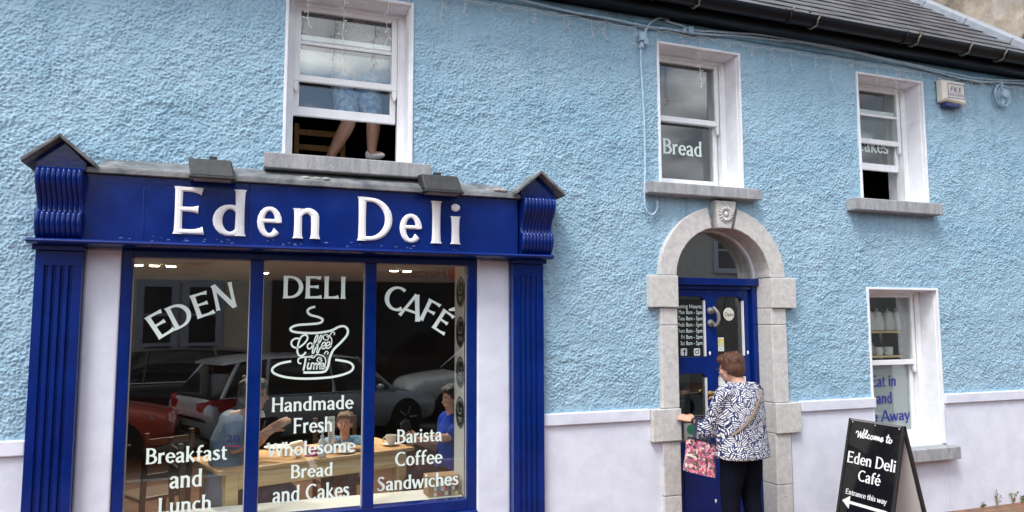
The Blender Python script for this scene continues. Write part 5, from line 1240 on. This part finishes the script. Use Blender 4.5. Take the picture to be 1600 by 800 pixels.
wt.loft([ering(w_ + d_ * t, r_, u_, .034 + .002 * (abs(t) < .007), .031) for t in (-.013, -.006, .006, .013)]); ob("watch", wt, mat("black_watch_strap", (.012, .012, .014), .5), wo, smooth=True)
sp = MB(); pth = []
for t in np.linspace(0, 1, 14):      # crossbody strap over the right shoulder, down the back to the left hip
    x = .165 - .375 * t; z = 1.335 - .36 * t; a = np.interp(z, [.80, .90, 1.02, 1.14, 1.24, 1.305, 1.345], [.246, .232, .222, .222, .212, .175, .115]); b = np.interp(z, [.80, .90, 1.02, 1.14, 1.24, 1.305, 1.345], [.176, .166, .156, .158, .135, .105, .085])
    k = min(.999, abs(x) / (a + .003)); pth.append(wp(x, -.006 - (b + .004) * (1 - k ** 2.3) ** (1 / 2.3) - .006, z + .0))
pth = [wp(.17, .03, 1.335)] + pth
sr = []
for i, p in enumerate(pth):
    t = (pth[min(i + 1, len(pth) - 1)] - pth[max(i - 1, 0)]).normalized(); nn = Vector((p.x - B0.x, p.y - B0.y, 0.02)).normalized(); sd_ = t.cross(nn).normalized(); nn = sd_.cross(t)
    sr.append([p + sd_ * .009 + nn * .004, p - sd_ * .009 + nn * .004, p - sd_ * .009 - nn * .008, p + sd_ * .009 - nn * .008])
ob("bag_strap", MB().loft(sr), mat("tan_strap", (.24, .17, .125), .6), wo)
# floral tote hanging from her left forearm
def floral():
    m = mat("floral_oilcloth", (.5, .1, .2), .35, coat=.3); n = m.node_tree.nodes; l = m.node_tree.links; b = n["Principled BSDF"]; tc = n.new("ShaderNodeTexCoord")
    dn = n.new("ShaderNodeTexNoise"); dn.inputs["Scale"].default_value = 40; l.new(tc.outputs["Object"], dn.inputs["Vector"])
    ad = n.new("ShaderNodeVectorMath"); ad.operation = "MULTIPLY_ADD"; ad.inputs[1].default_value = (.02, .02, .02); l.new(dn.outputs["Color"], ad.inputs[0]); l.new(tc.outputs["Object"], ad.inputs[2])
    v = n.new("ShaderNodeTexVoronoi"); v.inputs["Scale"].default_value = 50; l.new(ad.outputs[0], v.inputs["Vector"]); s_ = n.new("ShaderNodeSeparateColor"); l.new(v.outputs["Color"], s_.inputs[0])
    rp = n.new("ShaderNodeValToRGB"); rp.color_ramp.interpolation = "CONSTANT"; e = rp.color_ramp.elements
    cs = [(0, (.55, .08, .14)), (.16, (.74, .34, .40)), (.32, (.09, .10, .05)), (.46, (.62, .16, .28)), (.58, (.30, .10, .15)), (.68, (.72, .62, .52)), (.78, (.30, .16, .32)), (.88, (.05, .05, .05))]
    e[0].color = (*cs[0][1], 1); e[1].position = cs[1][0]; e[1].color = (*cs[1][1], 1)
    for p, c in cs[2:]: k = e.new(p); k.color = (*c, 1)
    l.new(s_.outputs[0], rp.inputs[0])
    v2 = n.new("ShaderNodeMath"); v2.operation = "LESS_THAN"; v2.inputs[1].default_value = .18; l.new(v.outputs["Distance"], v2.inputs[0])
    mx = n.new("ShaderNodeMixRGB"); mx.inputs[2].default_value = (.85, .55, .60, 1); l.new(v2.outputs[0], mx.inputs[0]); l.new(rp.outputs[0], mx.inputs[1]); l.new(mx.outputs[0], b.inputs["Base Color"]); return m
t0, t1, b0, b1 = P3(1073, 683, -.40), P3(1119, 694, -.40), P3(1069, 735, -.40), P3(1116, 746, -.40)
bag = empty("tote_bag", (b0 + b1) / 2, 0, "pink floral tote bag hanging from the woman's left forearm", "bag")
bb = MB(); rg = []
for t in np.linspace(0, 1, 9):
    a, b = b0.lerp(t0, t), b1.lerp(t1, t); c_ = (a + b) / 2; hw = (b - a).length / 2; dp_ = .05 - .035 * t + (.004 if t == 0 else 0); x_ = (b - a).normalized(); y_ = V3(.12, 1, 0).normalized()
    rg.append(ering(c_, x_, y_, hw * (1 + .02 * math.sin(9 * t)), dp_, 24, 3.2))
bb.loft(rg); ob("bag_body", bb, floral(), bag, smooth=True)
hb = mat("navy_webbing", (.012, .018, .045), .7)
e = MB(); e.tube([t0.lerp(t1, k) + V3(0, -.018, .003) for k in (0, .33, .66, 1)], .006, 6); ob("trim", e, hb, bag)
for dy in (-.016, .016):
    e = MB(); arm = J["ell"].lerp(J["wrl"], .62) + V3(0, 0, .040); e.tube(catmull([t0.lerp(t1, .25) + V3(0, dy, -.02), t0.lerp(t1, .28) + V3(0, dy * .8, .05), arm + V3(-.02, dy * .5, -.005), arm + V3(.02, dy * .5, 0), t0.lerp(t1, .72) + V3(0, dy * .8, .05), t0.lerp(t1, .75) + V3(0, dy, -.02)], 5), .0075, 6)
    ob("bag_handle", e, hb, bag, smooth="all")

# --- seated customers
def seated(label, B, fw_, s, shirtm, trm, hairm, skinm, head_px, head_y, headf, el, wr, hd=None, build=1.0, specs=False, seat=.46, hn=(0, 0, 1), curl=.5, headfw=.03, hair_vol=1.0):
    fw_ = Vector(fw_).normalized(); r_ = basis(fw_)[0]; B = Vector(B); g = lambda a, f_, z: B + r_ * a + fw_ * f_ + V3(0, 0, z)
    hd_ = P3(*head_px, head_y); top = hd_ - V3(0, 0, .13 * s); c = empty("person", (B.x, B.y, 0), 0, label, "person")
    col = top - fw_ * headfw - V3(0, 0, .05 * s); hipp = g(0, 0, seat + .08); wst = hipp.lerp(col, .28); che = hipp.lerp(col, .72)
    J = dict(fwd=fw_, hip=hipp, waist=wst, chest=che, collar=col, neck=top, head=hd_, shl=col - r_ * .185 * s * build - V3(0, 0, .045 * s), shr=col + r_ * .185 * s * build - V3(0, 0, .045 * s),
             ell=el[0], elr=el[1], wrl=wr[0], wrr=wr[1], hpl=g(-.09 * s, .02, seat + .07), hpr=g(.09 * s, .02, seat + .07), knl=g(-.11 * s, .44 * s, seat + .06), knr=g(.11 * s, .44 * s, seat + .06),
             anl=g(-.11 * s, .36 * s, .08), anr=g(.11 * s, .42 * s, .08), hnl=hn, hnr=hn, curll=curl, curlr=curl)
    if hd: J["hdl"], J["hdr"] = hd
    _, q, rot = bodyskin(c, J, skinm, s, headf, build); face_parts(q, rot, c, s, specs)
    k = s * build
    rings = [(hipp - V3(0, 0, .05), .185 * k, .14 * k), (hipp, .19 * k, .145 * k), (wst, .172 * k, .13 * k), (wst.lerp(che, .5), .175 * k, .13 * k), (che, .185 * k, .135 * k), (che.lerp(col, .55), .175 * k, .11 * k), (col + V3(0, 0, .0), .12 * k, .085 * k), (col + V3(0, 0, .04 * s), .078 * s, .072 * s)]
    shirt(c, J, shirtm, s, build, rings, .62, "polo_shirt"); trousers(c, J, trm, s, build); shoes(c, J, mat("dark_shoes", (.02, .02, .022), .6), s)
    hair_short(c, q, s, hairm, hair_vol, rot); return c, J, q, rot
jeans = mat("blue_jeans", (.03, .05, .11), .9, var=.3, vscale=20)
man_el, man_wr = P3(366, 701, .56), P3(422, 674, .62)
man, JM, qm, rm_ = seated("man in glasses and a grey-blue polo with raised hands at the table", (-.05, .80, 0), (.98, .10, 0), 1.02, mat("grey_blue_polo", (.17, .23, .33), .9, spec=.15, var=.1, vscale=8, bump=.4, bscale=10), jeans, hair_mat("short_grey_hair", (.05, .045, .042), (.13, .12, .11)), SK2,
    (397, 616), .78, (.97, -.05, -.08), (P3(398, 694, .95), man_el), (P3(424, 668, .86), man_wr), hd=(V3(.7, -.2, .35), V3(.75, .0, .5)), build=1.10, specs=True, hn=(-.4, -.6, .6), curl=.35, hair_vol=.97, headfw=.15)
# sleeve print: number and stripe lying on the near sleeve
sh_, el_ = JM["shr"], JM["elr"]
def near_sleeve(J):
    k = min("lr", key=lambda k: J["sh" + k].y); return Vector(J["sh" + k]), Vector(J["el" + k])
sh_, el_ = near_sleeve(JM); ax = (el_ - sh_).normalized(); nrm = Vector((-.15, -1, .1)); nrm = (nrm - ax * nrm.dot(ax)).normalized(); u_ = nrm.cross(ax) * -1
if u_.x < 0: u_ = -u_
t = MB(); o = sh_ + ax * .085 + nrm * .097; font_mesh(t, "28", o - u_ * .048, u_, -ax, nrm, .075, .095)
num = ob("sleeve_number", t, mat("navy_print", (.02, .02, .06), .6), man)
t = MB(); o2 = o + ax * .028; t.hexa([o2 - u_ * .05 - nrm * .012, o2 + u_ * .05 - nrm * .012, o2 + u_ * .05 + ax * .008 - nrm * .012, o2 - u_ * .05 + ax * .008 - nrm * .012], [o2 - u_ * .05 + nrm * .0, o2 + u_ * .05 + nrm * .0, o2 + u_ * .05 + ax * .008, o2 - u_ * .05 + ax * .008])
ob("sleeve_stripe", t, mat("pink_stripe", (.5, .06, .16), .6), man)
t = MB(); r_, f_, u2 = basis(JM["fwd"]); t.loft([ering(JM["neck"] + V3(0, 0, dz), r_, f_, a * 1.0, a * 1.0) for dz, a in ((-.045, .088), (-.005, .078), (-.005, .072), (-.045, .080))]); ob("collar", t, mat("white_collar", (.6, .6, .6), .9), man, smooth=True)
girl, JG, qg, rg_ = seated("young girl in a light blue top with tied back hair eating at the table", (.93, 1.42, 0), (-.25, -.97, 0), .78, mat("light_blue_top", (.16, .30, .48), .9, spec=.15, var=.15, vscale=10, bump=.3, bscale=10), jeans, hair_mat("light_brown_hair", (.09, .05, .025), (.17, .10, .05)), SK1,
    (539, 662), 1.17, (-.30, -.95, -.02), (P3(556, 700, 1.08), P3(510, 702, 1.10)), (P3(552, 703, .98), P3(510, 706, .93)), hd=(V3(-.5, -.5, .1), V3(.4, -.1, .5)), hn=(.2, -.8, .5), curl=.9, seat=.46, hair_vol=.93)
blue, JB, qb, rb_ = seated("dark haired woman in a bright blue top holding a phone at the table's end", (1.80, 1.00, 0), (-.96, -.20, 0), .92, mat("royal_blue_top", (.012, .05, .42), .85, spec=.15, var=.15, vscale=6, bump=.4, bscale=10), mat("dark_navy_trousers", (.01, .01, .02)), hair_mat("dark_hair", (.016, .011, .009), (.05, .035, .028)), SK1,
    (706, 622), .90, (-.96, -.22, -.15), (P3(700, 684, .74), P3(690, 700, 1.05)), (P3(652, 688, .80), P3(650, 690, .95)), hd=(V3(-.7, .05, .45), V3(-.7, -.1, .3)), hn=(-.2, -.6, .5), curl=.7, hair_vol=1.03)
ph = P3(632, 671, .80); px_ = MB(); a_ = V3(-.10, -.25, .96).normalized(); b_ = V3(.3, -.9, -.2).normalized(); c_ = a_.cross(b_)
px_.hexa([ph + c_ * x + b_ * y - a_ * .07 for x, y in ((-.035, -.005), (.035, -.005), (.035, .005), (-.035, .005))], [ph + c_ * x + b_ * y + a_ * .07 for x, y in ((-.035, -.005), (.035, -.005), (.035, .005), (-.035, .005))])
pho = tag(ob("phone", px_, mat("dark_phone", (.03, .03, .035), .2), bevel=.004), "slim phone held up by the woman in the bright blue top", "phone")
chair((-.16, .78, 0), R(-75), "brown wooden chair the man sits on at the table's left end", "cafe chairs", brown)
c2_ = chair((.93, 1.44, 0), R(190), "brown wooden chair under the girl behind the table", "cafe chairs", brown)
c3_ = chair((1.82, 1.0, 0), R(98), "brown wooden chair under the woman in blue", "cafe chairs", brown)
chair((-.62, 1.5, 0), R(30), "empty brown wooden chair behind the breakfast lettering", "cafe chairs", brown)

# --- person standing at the open upstairs window, beside a pine chair
ZF = 2.985
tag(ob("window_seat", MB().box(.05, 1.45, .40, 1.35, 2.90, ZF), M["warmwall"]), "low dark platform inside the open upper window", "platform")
up = empty("person", (.80, .66, ZF), 0, "bare legged person in pale blue patterned shorts standing inside the open upper window", "person")
B0 = V3(.72, .74, ZF); fw = V3(.5, -.86, 0).normalized(); r_ = basis(fw)[0]; g = lambda a, f_, z: B0 + r_ * a + fw * f_ + V3(0, 0, z)
kA, aA = P3(545, 192, .58), P3(517, 243, .70); kB, aB = P3(584, 188, .62), P3(581, 236, .60)
J = dict(fwd=fw, hip=g(0, 0, .80), waist=g(0, 0, .95), chest=g(0, 0, 1.12), collar=g(0, 0, 1.27), neck=g(0, .02, 1.33), head=g(0, .04, 1.42), shl=g(-.17, 0, 1.22), shr=g(.17, 0, 1.22), ell=g(-.24, .05, .98), elr=g(.24, .05, .98), wrl=g(-.24, .2, .85), wrr=g(.24, .2, .85),
         hpl=g(-.08, 0, .78), hpr=g(.08, 0, .78))
lk, rk_ = (("r", "l") if r_.x < 0 else ("l", "r"))
J["kn" + lk], J["an" + lk], J["kn" + rk_], J["an" + rk_] = kA, aA, kB, aB
J["hp" + lk] = P3(535, 140, .66); J["hp" + rk_] = P3(575, 140, .66); J["ft" + rk_] = V3(.5, -.8, 0); J["ft" + lk] = V3(-.3, -.8, 0)
hc = (J["hpl"] + J["hpr"]) / 2; sh_v = hc + V3(0, 0, .02) - J["hip"]
for k_ in ("hip", "waist", "chest", "collar", "neck", "head", "shl", "shr", "ell", "elr", "wrl", "wrr"): J[k_] = J[k_] + sh_v
_, q, rot = bodyskin(up, J, SK2, .88, fw, 1.22); face_parts(q, rot, up, .88)
shm = mat("pale_blue_patterned_cotton", (.14, .33, .62), .9, col2=(.62, .72, .82), vscale=22, lo=.42, hi=.58)
mb = MB(); h = J["hip"]
for k_ in ("l", "r"): limb(mb, [J["hp" + k_] + V3(0, 0, .06), J["hp" + k_].lerp(J["kn" + k_], .62)], [.105, .098])
mb.loft([ering(h + V3(0, 0, z), r_, fw, a, b) for z, a, b in ((-.02, .17, .13), (.06, .165, .125), (.16, .15, .115))]); fuse("shorts", mb, shm, up, .010, 2)
shirt(up, J, mat("dark_blue_shirt", (.03, .04, .07), .9, var=.2, vscale=10), .88, 1.0, [(J["hip"] + V3(0, 0, .04), .165, .125), (J["waist"], .155, .12), (J["chest"], .165, .12), (J["collar"].lerp(J["chest"], .4), .155, .10), (J["collar"], .10, .08)], .6)
shoes(up, J, mat("white_sneaker", (.72, .72, .72), .7), .86)
hair_short(up, q, .88, hair_mat("light_brown_hair", (.09, .05, .025), (.17, .10, .05)), 1.0, rot)
uc = chair((0, 0, 0), 0, "orange pine chair behind the legs at the open upper window", "upstairs chairs", mat("orange_pine", (.62, .27, .07), .45, col2=(.75, .36, .11), vscale=6, stretch=(6, 6, 1)))
uc.location = (.66, 1.10, ZF - .30); uc.rotation_euler = (0, 0, R(180)); uc.scale = (1.12, 1, 1)

# ------------------------------------------------------------------ across the street: cars and houses (seen reflected in the glass)
def car(label, loc, rz, color, Ln=4.25, Wd=1.78, Ht=1.46, suv=0.0):
    c = empty("parked_car", loc, rz, label, "car", "cars parked in the street")
    pm_ = mat("car_paint_" + label.split()[0], color, .30, metal=.3 if label[:3] == 'sil' else 0, coat=1.0); gl = mat("car_glass", (.012, .014, .016), .05); hw = Wd / 2; bz = .28 + suv * .1; sh_ = .88 + suv * .14
    S_ = [(-.500, .50, .62, .80), (-.492, .34, .80, .90), (-.46, bz, sh_ - .02, .965), (-.36, bz - .03, sh_ + .02, 1), (-.15, bz - .04, sh_, 1), (.12, bz - .04, sh_ - .02, 1), (.26, bz - .03, sh_ - .06, .99), (.38, bz - .02, sh_ - .12, .97), (.46, bz, sh_ - .20, .92), (.492, .34, sh_ - .30, .84), (.50, .42, sh_ - .38, .74)]
    S2 = catmull(S_, 3); rings = []
    for x, zb, zt, wk in S2:
        w_ = hw * wk; X_ = x * Ln
        half = [(w_ * .90, zb), (w_ * .985, zb + .10), (w_, zb + (zt - zb) * .55), (w_ * .985, zt - .08), (w_ * .93, zt - .015), (w_ * .6, zt + .015)]
        rings.append([(X_, y, z) for y, z in half] + [(X_, -y, z) for y, z in reversed(half)])
    b = MB().loft(rings); ob("body", b, pm_, c, smooth=True, local=True)
    zr = Ht; bs = [(-.485, 0.90), (.255, 0.96)]
    lo = [(-.478 * Ln, sh_ + .0, .74), (-.445 * Ln, sh_ - .005, .88), (-.38 * Ln, sh_ - .01, .93), (0, sh_ - .03, .945), (.20 * Ln, sh_ - .06, .93), (.285 * Ln, sh_ - .085, .80)]
    hi = [(-.385 * Ln, zr - .11, .60), (-.375 * Ln, zr - .085, .68), (-.30 * Ln, zr - .035, .73), (-.04 * Ln, zr - .015, .745), (.07 * Ln, zr - .06, .72), (.10 * Ln, zr - .085, .62)]
    g = MB(); rings = []
    for (xl, zl, wl_), (xh, zh, wh_) in zip(lo, hi):
        half = [(xl + (xh - xl) * t_, hw * (wl_ + (wh_ - wl_) * t_ ** 1.6), zl + (zh - zl) * t_) for t_ in (0, .25, .5, .75, 1)]; rings.append(half + [(x, -y, z) for x, y, z in reversed(half)])
    g.loft(rings); ob("window", g, gl, c, local=True, smooth=True)
    rf = MB(); rr_ = [(-.425 * Ln, zr - .085, .60), (-.40 * Ln, zr - .06, .70), (-.36 * Ln, zr - .035, .74), (-.28 * Ln, zr - .008, .765), (-.15 * Ln, zr + .006, .765), (-.03 * Ln, zr, .755), (.075 * Ln, zr - .04, .735), (.10 * Ln, zr - .066, .72)]
    rf.loft([[(x, hw * k, z - .03), (x, hw * k * .96, z), (x, hw * k * .5, z + .022), (x, -hw * k * .5, z + .022), (x, -hw * k * .96, z), (x, -hw * k, z - .03)] for x, z, k in rr_])
    for sgn_ in (1, -1):
        for a, b_ in (((.10 * Ln, .74, zr - .065), (.262 * Ln, .94, sh_ - .07)), ((-.03 * Ln, .755, zr - .03), (-.02 * Ln, .945, sh_ - .03)), ((-.27 * Ln, .76, zr - .04), (-.30 * Ln, .945, sh_ - .02)), ((-.378 * Ln, .68, zr - .09), (-.45 * Ln, .89, sh_))):
            rf.tube([(a[0], sgn_ * hw * a[1], a[2]), (b_[0], sgn_ * hw * b_[1], b_[2])], .032, 8)
    ob("roof", rf, pm_, c, smooth=True, local=True)
    tr_ = MB()
    for sgn_ in (1, -1): tr_.tube([(-.46 * Ln, sgn_ * hw * .955, sh_ + .005), (0, sgn_ * hw * .965, sh_ - .02), (.25 * Ln, sgn_ * hw * .96, sh_ - .06)], .010, 6)
    ob("trim", tr_, mat("chrome_trim", (.6, .6, .6), .2, metal=1), c, local=True)
    for x in (.315 * Ln, -.315 * Ln):
        for sgn_ in (1, -1):
            y = sgn_ * (hw - .10); wh = ob("wheel", MB().lathe([(.20, -.10), (.325, -.10), (.335, -.07), (.335, .07), (.325, .10), (.20, .10)], (x, y, .335), 28, axis="y"), mat("tyre", (.015, .015, .015), .8), c, smooth=True, local=True)
            rm2 = MB().lathe([(.205, -.05), (.215, .09 * sgn_), (.04, .085 * sgn_)] if sgn_ > 0 else [(.04, -.085), (.215, -.09), (.205, .05)], (x, y, .335), 24, axis="y")
            for k in range(5): a = 2 * PI * k / 5; rm2.tube([(x + .05 * math.cos(a), y + sgn_ * .095, .335 + .05 * math.sin(a)), (x + .20 * math.cos(a), y + sgn_ * .10, .335 + .20 * math.sin(a))], .022, 6)
            ob("rim", rm2, mat("alloy", (.4, .4, .42), .3, metal=.8), wh, smooth=True, local=True)
    for sgn_ in (1, -1):
        t_ = MB(); t_.loft([[(x, sgn_ * hw * k, z0_), (x, sgn_ * hw * k, z1_), (x + .05, sgn_ * hw * (k - .08), z1_), (x + .05, sgn_ * hw * (k - .08), z0_)] for x, k, z0_, z1_ in ((-.500 * Ln, .46, .70, .80), (-.498 * Ln, .70, .67, .83), (-.485 * Ln, .89, .67, .86), (-.455 * Ln, .985, .70, .88), (-.41 * Ln, 1.005, .78, .88))])
        ob("tail_light", t_, mat("red_lens", (.32, .012, .02), .15), c, local=True)
        t_ = MB(); t_.hexa([(.485 * Ln, sgn_ * hw * .50, sh_ - .30), (.435 * Ln, sgn_ * hw * .93, sh_ - .26), (.42 * Ln, sgn_ * hw * .94, sh_ - .18), (.468 * Ln, sgn_ * hw * .50, sh_ - .22)], [(.45 * Ln, sgn_ * hw * .5, sh_ - .30), (.41 * Ln, sgn_ * hw * .9, sh_ - .26), (.41 * Ln, sgn_ * hw * .9, sh_ - .18), (.45 * Ln, sgn_ * hw * .5, sh_ - .22)])
        ob("headlight", t_, mat("headlight_lens", (.5, .52, .55), .1), c, local=True)
        ob("mirror", MB().ell((.17 * Ln, sgn_ * (hw + .07), sh_ + .02), .06, .09, .06, 12, 8), pm_, c, smooth="all", local=True)
    gr_ = MB(); gr_.box(.496 * Ln, .503 * Ln, -hw * .45, hw * .45, .36, .50); gr_.box(-.503 * Ln, -.496 * Ln, -hw * .6, hw * .6, .36, .46); ob("grille", gr_, mat("black_plastic", (.01, .01, .01), .5), c, local=True)
    return c
car("silver hatchback parked behind the camera, reflected large across the shop window", (1.25, -7.55, -.118), R(-24), (.45, .47, .50))
car("red hatchback parked behind the silver one, reflected low in the left pane", (-2.72, -6.55, -.118), 0, (.55, .05, .02), 3.9, 1.7, 1.42)
car("black estate car parked across the street, reflected behind the eden lettering", (-1.6, -9.75, -.118), PI, (.012, .012, .014), 4.6, 1.8, 1.52, .5)
car("white SUV facing left across the street, reflected below the café lettering", (5.6, -9.75, -.118), PI, (.74, .74, .74), 4.8, 1.9, 1.72, 1)
YO = -13.95
def opp(name, x0, x1, h, wallm, label, wins, sign=None):
    b = empty(name, ((x0 + x1) / 2, YO - 3, 0), 0, label, "building", "buildings across the street")
    wl_ = MB(); wl_.box(x0, x1, YO - 7, YO, -.15, h); ob("wall", wl_, wallm, b)
    r_ = MB(); r_.loft([[(x, YO + .3, h - .05), (x, YO - 3.5, h + 1.1), (x, YO - 7.3, h - .05)] for x in (x0 - .1, x1 + .1)]); ob("roof", r_, m_sl, b)
    for (a, c, d, e) in wins:
        f_ = MB(); t = .16
        f_.box(a - t, a, YO + .001, YO + .06, d - t, e + t); f_.box(c, c + t, YO + .001, YO + .06, d - t, e + t); f_.box(a, c, YO + .001, YO + .06, e, e + t); f_.box(a, c, YO + .001, YO + .08, d - t, d); f_.box(a, c, YO + .001, YO + .05, (d + e) / 2 - .03, (d + e) / 2 + .03)
        wn = ob("window", f_, mat("grey_blue_surround", (.28, .31, .38), .7), b)
        ob("pane", MB().box(a, c, YO + .001, YO + .02, d, e), mat("dark_pane", (.015, .017, .02), .08), wn)
    return b
beige = mat("beige_render", (.52, .46, .36), .9, var=.12, vscale=3, bump=.3); dkf = mat("dark_shopfront", (.018, .016, .015), .4)
opp("rendered_house", -9, .55, 5.1, beige, "beige rendered house across the street with grey-blue window surrounds", [(-2.1, -1.5, 1.4, 2.75), (-1.1, -.5, 1.4, 2.75), (-6, -4.8, 1.2, 2.7), (-5.6, -4.8, 3.5, 4.6), (-1.6, -.8, 3.5, 4.6)])
ob2 = opp("shop_building", .56, 10, 5.6, mat("cream_render", (.40, .37, .32), .9, var=.1, vscale=3), "cream building across the street with a dark shopfront", [(1.5, 2.4, 3.9, 5.0), (4.5, 5.4, 3.9, 5.0), (7.4, 8.3, 3.9, 5.0)])
ob("shopfront", MB().box(.8, 9.6, YO + .001, YO + .12, -.14, 2.95), dkf, ob2); fb = ob("fascia", MB().box(.8, 9.6, YO + .001, YO + .18, 2.96, 3.5), mat("grey_fascia", (.22, .20, .19), .6), ob2)
t = MB(); font_mesh(t, "Hayashi", (5.3, YO + .184, 3.10), (-1, 0, 0), (0, 0, 1), (0, 1, 0), .36, 1.25); ob("lettering", t, mat("black_vinyl", (.01, .01, .01)), fb)
ob("sign_roundel", MB().lathe([(.17, YO + .18), (.17, YO + .19)], (5.55, 0, 3.22), 24, axis="y"), mat("red_sign", (.45, .02, .02), .5), fb)
for x in (1.3, 3.4, 5.5, 7.6): ob("pane", MB().box(x, x + 1.7, YO + .121, YO + .125, .5, 2.7), mat("dark_pane", (.015, .017, .02), .08), ob2)
opp("terrace_house", 10.05, 24, 5.4, mat("grey_render", (.30, .30, .29), .9, var=.1, vscale=3), "grey terraced house across the street beyond the shop", [(11.5, 12.4, 1.1, 2.6), (11.5, 12.4, 3.6, 4.8), (14.5, 15.4, 3.6, 4.8)])
opp("end_house", -24, -9.05, 5.3, mat("off_white_render", (.5, .49, .46), .9, var=.1, vscale=3), "off-white house across the street beyond the beige one", [(-12, -11, 1.1, 2.6), (-12, -11, 3.6, 4.8), (-15, -14, 3.6, 4.8)])
